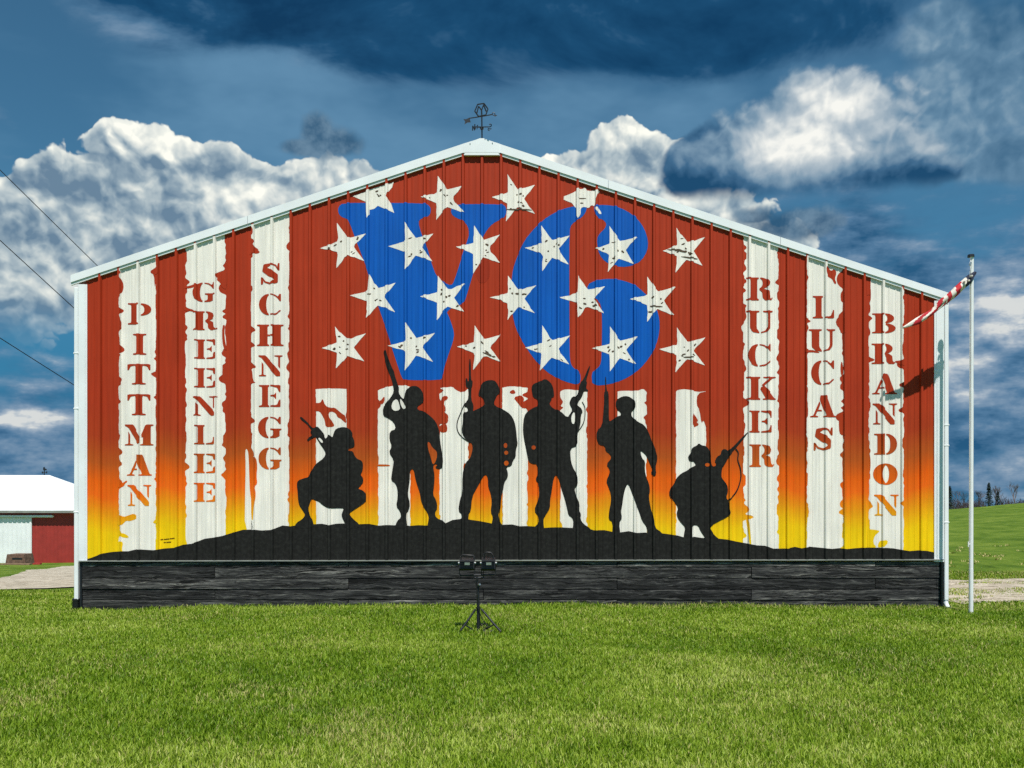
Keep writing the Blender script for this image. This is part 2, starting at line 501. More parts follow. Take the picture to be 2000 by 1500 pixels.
def wood_mat():
    m_, nt, bs = new_mat('black_stained_wood')
    geo = nt.n('ShaderNodeNewGeometry')
    oi = nt.n('ShaderNodeObjectInfo')
    off = nt.n('ShaderNodeCombineXYZ')
    nt.put(off.inputs[0], nt.mul(oi.outputs['Random'], 37.0)); nt.put(off.inputs[2], nt.mul(oi.outputs['Random'], 11.0))
    pos = nt.vadd(geo.outputs['Position'], off.outputs[0])
    wv = nt.noise(nt.vmul(pos, (2.0, 4, 9)), 1.0, 3, 0.5, col=True)
    g = nt.vadd(nt.vmul(pos, (2.4, 12, 46)), nt.vmul(wv, (0.8, 2.0, 7.0)))
    gr = nt.noise(g, 1.0, 8, 0.72)
    broad = nt.noise(nt.vadd(nt.vmul(pos, (0.9, 3, 13)), wv), 1.0, 4, 0.6)
    crack = nt.step(nt.noise(nt.vadd(nt.vmul(pos, (1.3, 4, 40)), nt.vmul(wv, (0.5, 1.0, 6.0))), 1.0, 6, 0.65), 0.55, 0.62)
    knot = nt.step(nt.vor(nt.vmul(pos, (1.0, 0.3, 3.0)), 1.7), 0.05, 0.12, 0.8, 0.0)
    val = nt.add(nt.ma(nt.sub(oi.outputs['Random'], 0.5), 0.16, gr), nt.mul(nt.sub(broad, 0.5), 0.55))
    c = nt.ramp(val, [(0.28, srgb(18, 18, 19)), (0.46, srgb(48, 48, 49)), (0.60, srgb(92, 91, 89)), (0.78, srgb(168, 165, 158))])
    c = nt.mix(nt.m('MAXIMUM', nt.mul(crack, 0.92), knot), c, srgb(10, 10, 11))
    nt.put(bs.inputs['Base Color'], c)
    bs.inputs['Roughness'].default_value = 0.82
    bs.inputs['Specular IOR Level'].default_value = 0.25
    bn = nt.n('ShaderNodeBump'); bn.inputs['Strength'].default_value = 0.9; bn.inputs['Distance'].default_value = 0.012
    nt.put(bn.inputs['Height'], nt.sub(gr, nt.mul(crack, 0.8)))
    nt.put(bs.inputs['Normal'], bn.outputs[0])
    return m_
M_WOOD = wood_mat()

# ------------------------------------------------------------------ terrain
def sst(a, b, x):
    t = max(0.0, min(1.0, (x - a) / (b - a)))
    return t * t * (3 - 2 * t)

def gz(x, y):
    z = 0.018 * math.sin(x * 0.9 + 1.0) * math.sin(y * 0.7) + 0.012 * math.sin(x * 2.3 + y * 1.7)
    z += 0.045 * math.exp(-((x - 0.5) / 4.0) ** 2 - ((y + 0.2) / 1.2) ** 2)
    z -= 0.05 * sst(-4.5, -7.5, x) * sst(-4, 0.2, y)
    left = sst(-3.5, -8.0, x)
    if y > 0: z -= left * 0.06 * min(y, 46.0)
    right = sst(5.5, 7.2, x)
    if right > 0 and y > 4.4:
        r = x / (y + D)
        t = (y - 4.4) / 57.6
        if t > 1: t = 1.0
        h = max(-0.5, min(3.0, 0.61 + 6.5 * (r - 0.534)))
        z += right * t * h
        if y > 62: z -= right * (y - 62) * 0.035
    if y > 90: z -= 0.01 * (y - 90)
    return z

def poly_in(pt, poly):
    x, y = pt; c = False; n = len(poly)
    for i in range(n):
        x1, y1 = poly[i]; x2, y2 = poly[i - 1]
        if (y1 > y) != (y2 > y) and x < (x2 - x1) * (y - y1) / (y2 - y1) + x1: c = not c
    return c

def axis(a, b, dense0, dense1, st, grow=1.35):
    pts = list(np.arange(dense0, dense1 + 1e-6, st))
    s_ = st; x = dense1
    while x < b:
        s_ *= grow; x += s_; pts.append(min(x, b))
    s_ = st; x = dense0
    while x > a:
        s_ *= grow; x -= s_; pts.insert(0, max(x, a))
    return pts

def ground_mat():
    m_, nt, bs = new_mat('lawn_ground')
    geo = nt.n('ShaderNodeNewGeometry')
    pos = geo.outputs['Position']
    big = nt.noise(pos, 0.35, 5, 0.6)
    mid = nt.noise(nt.vmul(pos, (1.0, 0.5, 1)), 1.8, 6, 0.65)
    fine = nt.noise(pos, 26.0, 5, 0.7)
    f = nt.add(nt.mul(mid, 0.5), nt.add(nt.mul(fine, 0.35), nt.mul(big, 0.3)))
    c = nt.ramp(f, [(0.38, srgb(44, 62, 14)), (0.52, srgb(76, 102, 28)), (0.64, srgb(104, 124, 44)), (0.8, srgb(146, 146, 80))])
    nt.put(bs.inputs['Base Color'], c)
    bs.inputs['Roughness'].default_value = 0.9
    bs.inputs['Specular IOR Level'].default_value = 0.1
    bn = nt.n('ShaderNodeBump'); bn.inputs['Strength'].default_value = 0.8; bn.inputs['Distance'].default_value = 0.06
    nt.put(bn.inputs['Height'], nt.add(nt.noise(pos, 5.0, 6, 0.7), nt.mul(fine, 0.4)))
    nt.put(bs.inputs['Normal'], bn.outputs[0])
    return m_
M_GROUND = ground_mat()

xs = axis(-420, 420, -26, 52, 0.6)
ys = axis(-40, 700, -15, 72, 0.6)
vs = [(x, y, gz(x, y)) for y in ys for x in xs]
nx = len(xs)
fs = [(j * nx + i, j * nx + i + 1, (j + 1) * nx + i + 1, (j + 1) * nx + i) for j in range(len(ys) - 1) for i in range(nx - 1)]
me = bpy.data.meshes.new('ground'); me.from_pydata(vs, [], fs); me.materials.append(M_GROUND)
me.polygons.foreach_set('use_smooth', [True] * len(fs)); me.update()
tag(link_mesh('ground', me), kind='structure')

def gravel_mat():
    m_, nt, bs = new_mat('pale_gravel')
    geo = nt.n('ShaderNodeNewGeometry')
    pos = geo.outputs['Position']
    a = nt.noise(nt.vmul(pos, (0.8, 1.6, 1)), 0.9, 8, 0.7)
    b = nt.vor(pos, 14.0, 2, 0.6)
    f = nt.add(nt.mul(a, 0.85), nt.mul(b, 0.30))
    c = nt.ramp(f, [(0.34, srgb(84, 78, 56)), (0.44, srgb(124, 112, 92)), (0.58, srgb(158, 146, 126)), (0.8, srgb(190, 180, 162))])
    damp = nt.step(nt.noise(nt.vmul(pos, (1.0, 2.4, 1)), 2.6, 6, 0.7), 0.50, 0.62)
    c = nt.mix(nt.mul(damp, 0.75), c, srgb(94, 84, 62))
    nt.put(bs.inputs['Base Color'], c)
    bs.inputs['Roughness'].default_value = 0.95
    bn = nt.n('ShaderNodeBump'); bn.inputs['Strength'].default_value = 1.0; bn.inputs['Distance'].default_value = 0.04
    nt.put(bn.inputs['Height'], f); nt.put(bs.inputs['Normal'], bn.outputs[0])
    return m_
M_GRAVEL = gravel_mat()

rng = random.Random(7)
def wobble_poly(poly, step, amp):
    out = []
    for i in range(len(poly)):
        a = Vector(poly[i]); b = Vector(poly[(i + 1) % len(poly)])
        n = max(1, int((b - a).length / step))
        for k in range(n):
            p = a.lerp(b, k / n)
            out.append((p.x + rng.uniform(-amp, amp), p.y + rng.uniform(-amp, amp)))
    return out

def sheet(name, poly, grid, lift, mat):
    bm = bmesh.new()
    vv = [bm.verts.new((x, y, 0)) for x, y in poly]
    for t in tessellate_polygon([[Vector((x, y, 0)) for x, y in poly]]):
        try: bm.faces.new([vv[i] for i in t])
        except ValueError: pass
    x0 = min(p[0] for p in poly); x1 = max(p[0] for p in poly); y0 = min(p[1] for p in poly); y1 = max(p[1] for p in poly)
    x = math.ceil(x0 / grid) * grid
    while x < x1:
        bmesh.ops.bisect_plane(bm, geom=bm.verts[:] + bm.edges[:] + bm.faces[:], plane_co=(x, 0, 0), plane_no=(1, 0, 0)); x += grid
    y = math.ceil(y0 / grid) * grid
    while y < y1:
        bmesh.ops.bisect_plane(bm, geom=bm.verts[:] + bm.edges[:] + bm.faces[:], plane_co=(0, y, 0), plane_no=(0, 1, 0)); y += grid
    for v in bm.verts: v.co.z = gz(v.co.x, v.co.y) + lift
    bmesh.ops.recalc_face_normals(bm, faces=bm.faces[:])
    me = bpy.data.meshes.new(name); bm.to_mesh(me); bm.free()
    for p in me.polygons:
        if p.normal.z < 0: me.flip_normals(); break
    me.materials.append(mat)
    return link_mesh(name, me)

G_LEFT = wobble_poly([(-34, 3.0), (-20, 4.6), (-11.9, 6.0), (-10.85, 7.2), (-8.4, 10.0), (-7.6, 14), (-7.4, 36), (-23.3, 34), (-22.7, 29.2), (-20, 21), (-16.1, 12.8), (-22, 9.5), (-36, 7.5)], 0.45, 0.12)
G_RIGHT = wobble_poly([(7.35, 0.5), (9.0, 0.65), (14, 0.4), (26, 1.5), (30, 4.6), (16, 4.7), (7.35, 4.3)], 0.35, 0.13)
tag(sheet('gravel_drive', G_LEFT, 1.2, 0.03, M_GRAVEL), kind='structure')
tag(sheet('gravel_path', G_RIGHT, 1.2, 0.02, M_GRAVEL), kind='structure')

# ------------------------------------------------------------------ barn
RIB0, RIBP = 196.0, 37.28
def roof_low(px):      # lower edge of the rake trim
    if px < 906: return 305 + (906 - px) * 0.3315
    if px <= 974: return 305
    return 305 + (px - 974) * 0.3285
def roof_top(px):
    if px < 912: return 281.5 + (912 - px) * 0.3345
    if px <= 941: return 273.5 + (941 - px) * 0.276
    if px <= 968: return 273.5 + (px - 941) * 0.30
    return 281.6 + (px - 968) * 0.3315

def wx(px): return (px - 1000.0) / S
def wz(py): return EYE + (HZ - py) / S

# siding profile: major ribs and two small stiffeners between them
PROF = []
k = -2
while RIB0 + RIBP * k < 1860:
    c0_ = RIB0 + RIBP * k
    for dx, h in ((-3.9, 0), (-2.0, 0.040), (2.0, 0.040), (3.9, 0)): PROF.append((c0_ + dx, h))
    for fr in (1 / 3, 2 / 3):
        cc = c0_ + RIBP * fr
        for dx, h in ((-1.3, 0), (-0.8, 0.005), (0.8, 0.005), (1.3, 0)): PROF.append((cc + dx, h))
    k += 1
PX = [p[0] for p in PROF]; PH = [p[1] for p in PROF]
def prof(px): return float(np.interp(px, PX, PH))

barn = empty('painted_barn', (0, 0, 0))
tag(barn, 'large gable barn painted with blue V6, white stars and soldier silhouettes', 'barn')
X0, X1 = 170.0, 1825.0
WB = 1096.0
gable = MB()
pts = [(wx(153), wz(WB)), (wx(1843), wz(WB)), (wx(1843), wz(roof_low(1843) - 6)), (wx(974), wz(298)), (wx(906), wz(298)), (wx(153), wz(roof_low(153) - 6))]
gable.prism(pts, 0.012, 0.10)
gable = gable.build('gable_wall', M_CORE, barn)

edges_px = [X0] + [RIB0 + RIBP * (0.5 + 3 * i) for i in range(0, 15)] 
edges_px = [e for e in edges_px if e < X1 - 20] + [X1]
for a, b in zip(edges_px[:-1], edges_px[1:]):
    xsn = sorted(set([a, b, 906.0, 974.0] + PX))
    xsn = [x for x in xsn if a <= x <= b]
    mb = MB()
    for x in xsn:
        mb.v.append((wx(x), -prof(x), wz(WB)))
        mb.v.append((wx(x), -prof(x), wz(roof_low(x) - 5)))
    for i in range(len(xsn) - 1):
        mb.face([2 * i, 2 * i + 2, 2 * i + 3, 2 * i + 1])
    mb.build('siding_panel', M_RED, gable)

def smooth(poly, it=1):
    for _ in range(it):
        out = []
        n = len(poly)
        for i in range(n):
            a = poly[i]; b = poly[(i + 1) % n]
            out.append((a[0] * .75 + b[0] * .25, a[1] * .75 + b[1] * .25))
            out.append((a[0] * .25 + b[0] * .75, a[1] * .25 + b[1] * .75))
        poly = out
    return poly

def film(name, polys, lift, mat, label=None, parent=None):
    """a coat of paint that follows the ribs of the siding"""
    bm = bmesh.new()
    lo = 1e9; hi = -1e9
    for poly in polys:
        q = []
        for p in poly:
            if not q or abs(p[0] - q[-1][0]) + abs(p[1] - q[-1][1]) > 0.02: q.append(p)
        tri = tessellate_polygon([[Vector((x, y, 0)) for x, y in q]])
        vv = [bm.verts.new((x, 0, y)) for x, y in q]
        for t in tri:
            try: bm.faces.new([vv[i] for i in t])
            except ValueError: pass
        lo = min(lo, min(p[0] for p in q)); hi = max(hi, max(p[0] for p in q))
    for x in PX:
        if lo < x < hi:
            bmesh.ops.bisect_plane(bm, geom=bm.verts[:] + bm.edges[:] + bm.faces[:], dist=1e-4, plane_co=(x, 0, 0), plane_no=(1, 0, 0))
    for v in bm.verts:
        px, py = v.co.x, v.co.z
        v.co = (wx(px), -prof(px) - lift, wz(py))
    bm.normal_update()
    for f in bm.faces:
        if f.normal.y > 0: f.normal_flip()
    me = bpy.data.meshes.new(name); bm.to_mesh(me); bm.free()
    me.materials.append(mat)
    o = link_mesh(name, me, parent or gable)
    if label: o['label'] = label
    if name == 'paint_speck': o['kind'] = 'stuff'
    return o

L1, L2, L3, L4, L5 = 0.0016, 0.0032, 0.0048, 0.0064, 0.0080

# ---- white stripes with flaked edges
def edge(y0, y1, x, side, chips=(), amp=1.6, seed=0, step=4.0):
    """one ragged edge, listed downwards; side=+1 when white lies to the right of it"""
    r = random.Random(seed)
    pts = []; y = y0; run = 0; d = 0.0
    while y < y1:
        if run <= 0:
            u = r.random()
            d = r.uniform(-0.4, 0.6) * amp if u < 0.72 else r.uniform(0.6, 2.3) * amp
            run = r.choice((1, 1, 2, 2, 3, 5))
        dd = d + r.uniform(-0.35, 0.35)
        for (cy, dep, hh) in chips:
            if abs(y - cy) < hh:
                dd = dep * (1 - (abs(y - cy) / hh) ** 2) ** 0.5
        pts.append((x + side * dd, y))
        run -= 1
        y += step * r.uniform(0.6, 1.3)
    pts.append((x, y1))
    return pts

HILL = [(160, 1095.5), (180, 1088), (200, 1080), (218, 1076.5), (300, 1073), (340, 1068.5), (375, 1062), (400, 1053), (450, 1043.5), (475, 1035.5), (530, 1034), (552, 1027.5), (600, 1025.5),
        (700, 1022.5), (740, 1025), (800, 1025.5), (868, 1023.5), (884, 1016), (905, 1014), (960, 1023), (1000, 1026), (1060, 1030), (1140, 1031), (1180, 1037), (1260, 1040.5), (1290, 1043),
        (1340, 1049), (1400, 1050), (1440, 1058.5), (1478, 1064), (1510, 1070.5), (1580, 1069), (1640, 1071), (1700, 1070), (1760, 1073), (1826, 1079)]
def hill_y(px): return float(np.interp(px, [h[0] for h in HILL], [h[1] for h in HILL]))

def stripe(xl, xr, chl, chr_, ampl, ampr, seed, top=None, topshape=None, label=None):
    tl = top if top else roof_low(xl) - 3
    tr = top if top else roof_low(xr) - 3
    L_ = edge(tl, hill_y(xl) + 4, xl, 1, chl, ampl, seed)
    R_ = edge(tr, hill_y(xr) + 4, xr, -1, chr_, ampr, seed + 50)
    poly = L_ + R_[::-1]
    if topshape: poly = poly + topshape
    film('painted_stripe', [smooth(poly)], L1, M_WHITE, label)

stripe(234.5, 307, [(560, 7, 14), (607, 8, 5), (683, 9, 7), (741, 4, 4), (883, 5, 5), (906, 4, 5), (945, 5, 9), (1042, 3, 6)],
       [(545, 5, 11), (687, 6, 4), (700, 8, 4), (731, 13, 5), (776, 7, 4), (936, 7, 4)], 1.2, 0.9, 1)
stripe(362, 441, [(551, 10, 4), (606, 14, 4), (640, 5, 5), (656, 4, 4), (912, 9, 7), (944, 4, 4)],
       [(538, 20, 10), (563, 14, 12), (608, 8, 3), (690, 8, 8), (740, 14, 9), (790, 8, 8), (895, 6, 5), (928, 9, 6)], 1.8, 3.2, 2)
stripe(491, 565, [(489, 14, 7), (645, 8, 6), (716, 9, 6), (883, 6, 5)], [(482, 6, 8), (718, 6, 8), (830, 4, 5)], 3.0, 1.7, 3)
stripe(1452, 1521, [(524, 6, 7), (618, 6, 9), (640, -4, 8), (720, 6, 6), (787, 10, 9), (830, 4, 7), (995, 10, 10), (1010, 22, 5)],
       [(552, 8, 5), (700, 5, 6), (728, 4, 4), (901, 6, 4)], 3.0, 1.8, 4)
stripe(1574, 1646, [(627, 10, 4), (640, 4, 4), (686, 14, 3), (1000, 6, 10)], [(546, 12, 16), (620, 9, 10), (640, 8, 8), (740, 6, 8), (815, 14, 10), (985, 6, 8), (1001, 9, 5)], 1.5, 2.6, 5)
stripe(1697, 1763, [(575, 4, 18), (622, 7, 4), (703, 12, 4), (905, 3, 20), (988, 10, 4)], [(712, 12, 8), (752, 8, 4), (801, 9, 5), (983, 6, 4)], 1.8, 1.3, 6)
stripe(617, 677, [], [], 0.5, 0.8, 7, top=759)
stripe(738, 802, [(790, 6, 9), (909, 0, 3)], [], 0.8, 0.6, 8, top=762, topshape=[(800, 753), (770, 753), (752, 757)])
stripe(858, 915, [(763, 10, 4), (795, 8, 14), (815, 18, 12)], [], 1.5, 0.8, 9, top=758, topshape=[(905, 768), (890, 762), (884, 755), (870, 757)])
stripe(981, 1031, [], [(772, 12, 5), (790, 12, 9)], 0.6, 1.6, 10, top=757, topshape=[(1022, 757), (1000, 754)])
stripe(1094, 1147, [(785, 6, 5), (797, 8, 3)], [(800, 3, 4)], 2.0, 1.0, 11, top=764, topshape=[(1140, 766), (1125, 762), (1105, 760)])
stripe(1206, 1263, [], [(787, 6, 3), (816, 7, 4)], 0.8, 1.6, 12, top=764, topshape=[(1256, 759), (1244, 764), (1222, 763)])
stripe(1320, 1379, [], [(770, 3, 5)], 0.8, 0.8, 13, top=764, topshape=[(1362, 766), (1342, 760), (1326, 761)])

def red_patch(poly, it=1): film('paint_flake', [smooth(poly, it)], L2, M_RED)
def blob(cx, cy, rx, ry, n=9, seed=0, j=0.25):
    r = random.Random(seed)
    return [(cx + rx * math.cos(2 * math.pi * i / n) * r.uniform(1 - j, 1 + j), cy + ry * math.sin(2 * math.pi * i / n) * r.uniform(1 - j, 1 + j)) for i in range(n)]
# larger flakes where the red shows through the white
red_patch([(305, 522), (297, 527), (293, 532), (301, 537), (302, 558), (304, 560), (304, 538), (310, 536), (310, 524)], 1)
red_patch([(232, 1004), (242, 1010), (252, 1006), (262, 1003), (268, 1008), (266, 1014), (254, 1018), (246, 1017), (240, 1024), (232, 1028)])
red_patch([(298, 1022), (302, 1015), (309, 1014), (309, 1023)])
red_patch([(233, 1041), (244, 1042), (252, 1048), (250, 1051), (236, 1049)])
red_patch([(233, 1056), (241, 1059), (238, 1072), (240, 1078), (233, 1078)])
red_patch([(232, 948), (240, 943), (248, 938), (249, 941), (244, 945), (242, 950), (234, 953)])
red_patch([(360, 560), (372, 558), (384, 553), (386, 557), (374, 563), (362, 564)])
red_patch([(360, 602), (373, 603), (382, 608), (384, 612), (374, 608), (360, 607)])
red_patch([(434, 636), (440, 634), (438, 650), (440, 668), (444, 684), (438, 683), (434, 668)])
red_patch([(443, 520), (438, 532), (426, 540), (423, 547), (430, 552), (434, 562), (443, 566)])
red_patch([(487, 484), (500, 487), (509, 492), (503, 496), (493, 495), (487, 499)])
red_patch([(490, 700), (488, 716), (494, 722), (496, 745), (500, 748), (486, 752), (484, 700)])
film('painted_stripe', [smooth([(479, 880), (482, 876), (485, 884), (486, 902), (487, 930), (488, 960), (493, 985), (496, 1010), (494, 1024), (497, 1034), (478, 1036), (479, 960), (480, 910)])], L1, M_WHITE)
red_patch([(490, 890), (500, 893), (503, 910), (501, 930), (503, 945), (497, 950), (500, 965), (497, 985), (496, 1012), (493, 1018), (492, 985), (488, 958), (490, 925)])
red_patch([(1612, 522), (1617, 520), (1622, 530), (1630, 525), (1634, 533), (1630, 545), (1634, 553), (1630, 556), (1625, 545), (1617, 541), (1613, 534)])
red_patch([(1650, 610), (1640, 616), (1632, 626), (1634, 636), (1640, 642), (1642, 652), (1652, 650)])
red_patch([(1572, 685), (1584, 683), (1600, 687), (1600, 690), (1584, 688), (1572, 690)])
red_patch([(1650, 804), (1638, 813), (1638, 838), (1641, 850), (1652, 850)])
red_patch([(1642, 708), (1645, 706), (1647, 725), (1645, 738), (1641, 726)])
red_patch([(1697, 575), (1700, 578), (1700, 520), (1692, 520), (1692, 578)])
red_patch([(1694, 1034), (1704, 1034), (1716, 1036), (1718, 1038), (1708, 1046), (1705, 1060), (1712, 1069), (1704, 1075), (1694, 1075)])
red_patch([(1714, 1066), (1717, 1057), (1724, 1055), (1734, 1055), (1733, 1063), (1726, 1067), (1716, 1070)])
red_patch([(1456, 1010), (1462, 1016), (1465, 1050), (1466, 1064), (1462, 1064), (1460, 1035)])
red_patch([(1758, 704), (1764, 702), (1766, 716), (1758, 712), (1748, 708), (1748, 705)])
red_patch([(614, 787), (626, 787), (629, 780), (631, 780), (635, 792), (645, 797), (654, 796), (661, 802), (668, 808), (675, 812), (677, 827), (672, 824), (666, 818), (659, 815), (656, 807), (646, 803), (642, 812), (650, 825), (654, 832), (645, 835), (636, 834), (634, 820), (630, 812), (624, 803), (614, 804)])
red_patch([(739, 785), (745, 781), (751, 773), (751, 784), (747, 790), (741, 789)])
red_patch([(736, 907), (750, 907), (762, 908), (761, 911), (750, 911), (736, 911)])
red_patch([(860, 778), (872, 772), (876, 778), (866, 786), (872, 800), (866, 810), (874, 812), (876, 824), (868, 830), (856, 826)])
red_patch([(858, 832), (870, 826), (874, 834), (873, 844), (864, 846), (856, 840)])
red_patch([(994, 766), (1003, 760), (1008, 768), (1000, 770)])
red_patch([(1002, 776), (1018, 772), (1024, 778), (1022, 786), (1030, 792), (1028, 798), (1018, 797), (1012, 788)])
red_patch([(1352, 806), (1358, 812), (1364, 822), (1360, 824), (1366, 830), (1352, 836)])
red_patch([(1362, 768), (1382, 764), (1384, 828), (1379, 836), (1374, 820), (1370, 828), (1366, 800), (1360, 790)])
red_patch([(880, 1006), (1, 1)] and [(905, 905), (912, 905), (912, 935), (906, 930)])

# ---- blue V and 6
V = [(670, 396.5), (735, 396), (829, 397), (838, 401), (842, 409), (840, 419), (833, 424.5), (822, 427), (817, 434), (823, 457), (835, 484), (842, 512), (853, 541), (868, 552), (881, 558),
     (887, 550), (902, 502), (912, 472), (916.5, 457), (914, 442), (905, 431), (892, 426), (883, 420), (880, 411), (886, 401), (906, 398.5), (982, 399), (988, 404), (989.5, 414), (986, 424), (976, 429.5), (962, 437), (952, 448), (944, 461),
     (934, 500), (925, 532), (910, 582), (906, 593), (886, 599), (872, 609), (876, 616), (882, 632), (887.5, 651), (885, 667), (875, 695), (869, 715), (864.5, 738), (859, 742.5), (790, 742.5), (785, 738), (777, 715), (767, 685),
     (760, 660), (750, 630), (740, 602), (728, 565), (715, 520), (702, 487), (690, 455), (682, 433), (677, 427), (667, 424), (660.5, 416), (660.5, 404)]
film('painted_letter', [smooth(V)], L1, M_BLUE, 'big blue letter V')
SIX_A = [(1145, 402), (1126, 402), (1102, 407), (1080, 417), (1060, 430), (1040, 450), (1024, 470), (1013, 495), (1005, 515), (1000, 535), (998, 575), (1001, 615), (1007, 640), (1017, 662), (1031, 684), (1047, 706), (1066, 725), (1090, 740), (1115, 749), (1132, 751.5),
         (1134.5, 735), (1130, 724), (1120, 719), (1114, 709), (1112.5, 690), (1112, 575), (1112, 450), (1117, 437), (1130, 429), (1140, 421), (1146, 410)]
SIX_B = [(1160, 401), (1180, 400), (1202, 402.5), (1225, 412), (1245, 427), (1259, 447), (1266, 470), (1264.5, 490), (1253, 509), (1235, 519.5), (1212, 522), (1190, 516), (1175, 505), (1167, 487), (1165, 468), (1171, 456), (1181, 447), (1185, 437), (1178, 429), (1166, 425.5), (1161, 415)]
SIX_C = [(1146, 556), (1165, 547), (1190, 544), (1215, 547), (1240, 556), (1259, 572), (1277, 592), (1286, 612), (1289, 635), (1286, 660), (1277, 685), (1260, 710), (1240, 729), (1215, 743), (1190, 751), (1157, 754), (1155, 728), (1164, 722), (1172, 714), (1175, 700), (1176, 622), (1174, 595), (1165, 585), (1150, 575)]
film('painted_numeral', [smooth(SIX_A), smooth(SIX_B), smooth(SIX_C)], L1, M_BLUE, 'big blue stencilled numeral 6')

# ---- stars: five traced tips each
STARS = [
 [(821, 384), (855, 343), (902, 363), (907, 416), (852, 430)],
 [(960, 385), (991, 340), (1045, 361), (1045, 418), (988, 433)],
 [(625, 485), (658, 435), (715, 456), (712, 510), (657, 524)],
 [(758, 481), (791, 434), (847, 456), (845, 511), (791, 528)],
 [(890, 482), (926, 440), (977, 458), (977, 514), (924, 535)],
 [(1024, 484), (1057, 440), (1113, 460), (1111, 517), (1059, 530)],
 [(1161, 486), (1190, 441), (1245, 463), (1238, 516), (1187, 532)],
 [(1294, 490), (1321, 444), (1377, 463), (1372, 519), (1319, 533)],
 [(683, 577), (721, 535), (773, 552), (772, 610), (715, 623)],
 [(820, 579), (855, 538), (909, 554), (907, 610), (853, 626)],
 [(956, 581), (992, 538), (1048, 557), (1045, 612), (991, 626)],
 [(1092, 581), (1129, 539), (1182, 559), (1180, 612), (1128, 621)],
 [(1230, 584), (1264, 540), (1320, 560), (1316, 617), (1264, 629)],
 [(628, 680), (654, 637), (715, 651), (712, 706), (656, 720)],
 [(757, 675), (792, 630), (850, 650), (846, 707), (791, 725)],
 [(892, 677), (927, 635), (978, 654), (978, 707), (924, 723)],
 [(1025, 679), (1059, 635), (1114, 655), (1112, 712), (1054, 725)],
 [(1156, 680), (1191, 637), (1246, 657), (1242, 712), (1191, 726)],
 [(1287, 682), (1322, 639), (1378, 659), (1377, 714), (1319, 728)],
]
rs = random.Random(21)
def star_poly(tips, r):
    cx = sum(t[0] for t in tips) / 5; cy = sum(t[1] for t in tips) / 5
    out = []
    for i in range(5):
        a = tips[i]; b = tips[(i + 1) % 5]
        mx, my = (a[0] + b[0]) / 2 - cx, (a[1] + b[1]) / 2 - cy
        l = math.hypot(mx, my)
        inner = (cx + mx / l * 18.0, cy + my / l * 18.0)
        seg = [a, inner]
        for p, q in ((a, inner), (inner, b)):
            out.append(p)
            for t in (0.28, 0.5, 0.74):
                j = 1.2 if r.random() > 0.22 else 4.6
                x = p[0] + (q[0] - p[0]) * t; y = p[1] + (q[1] - p[1]) * t
                ux, uy = (cx - x), (cy - y); ul = math.hypot(ux, uy)
                k_ = r.uniform(-0.25, 1.0) * j
                out.append((x + ux / ul * k_, y + uy / ul * k_))
    return out, (cx, cy)

def add_specks(c, r, n, tips=None):
    for i in range(n):
        if tips:
            tp = tips[r.randrange(5)]; t = r.uniform(0.10, 0.66)
            x, y = c[0] + (tp[0] - c[0]) * t + r.uniform(-6, 6) * (1 - t), c[1] + (tp[1] - c[1]) * t + r.uniform(-6, 6) * (1 - t)
        else:
            a = r.uniform(0, 6.28); d = r.uniform(4, 17)
            x, y = c[0] + d * math.cos(a), c[1] + d * math.sin(a)
        th = r.uniform(-0.9, 0.9); L_ = r.uniform(1.5, 4.2); w = r.uniform(1.0, 2.2)
        pl = []
        for q in range(8):
            u = 2 * math.pi * q / 8
            ex, ey = L_ * math.cos(u) * r.uniform(.75, 1.2), w * math.sin(u) * r.uniform(.75, 1.2)
            pl.append((x + ex * math.cos(th) - ey * math.sin(th), y + ex * math.sin(th) + ey * math.cos(th)))
        yield pl

def sharp_smooth(p):   # keep tips crisp: light corner cutting
    out = []
    n = len(p)
    for i in range(n):
        a = p[i]; b = p[(i + 1) % n]
        out.append((a[0] * .9 + b[0] * .1, a[1] * .9 + b[1] * .1)); out.append((a[0] * .1 + b[0] * .9, a[1] * .1 + b[1] * .9))
    return out

for i, tips in enumerate(STARS):
    sp_, c_ = star_poly(tips, rs)
    st = film('painted_star', [sharp_smooth(sp_)], L2, M_WHITE)
    film('paint_speck', list(add_specks(c_, rs, 5 + (i * 7) % 4, tips)), L3, M_SPECK)
# the two stars cut by the roof line
film('painted_star', [[(689, 383.5), (702, 379), (716, 374), (717, 372), (769, 356), (766, 366), (756, 378), (754, 384), (764, 398), (770, 416), (752, 408), (738, 402), (731, 408), (722, 410), (722, 419), (717, 427), (714, 394)]], L2, M_WHITE)
film('paint_speck', list(add_specks((736, 386), rs, 4)), L3, M_SPECK)
film('painted_star', [smooth([(1093, 387), (1126, 374), (1126, 368), (1137, 370), (1143, 366), (1147, 374), (1174, 371), (1163, 385), (1162, 404), (1155, 400), (1150, 407), (1142, 404), (1134, 406), (1134, 420), (1126, 430), (1125, 400)]),
                      smooth([(1159, 406), (1168, 405), (1176, 418), (1170, 418)])], L2, M_WHITE)
film('paint_speck', [blob(1137, 388, 7, 1.2), blob(1136, 397, 3, 1.4)], L3, M_SPECK)
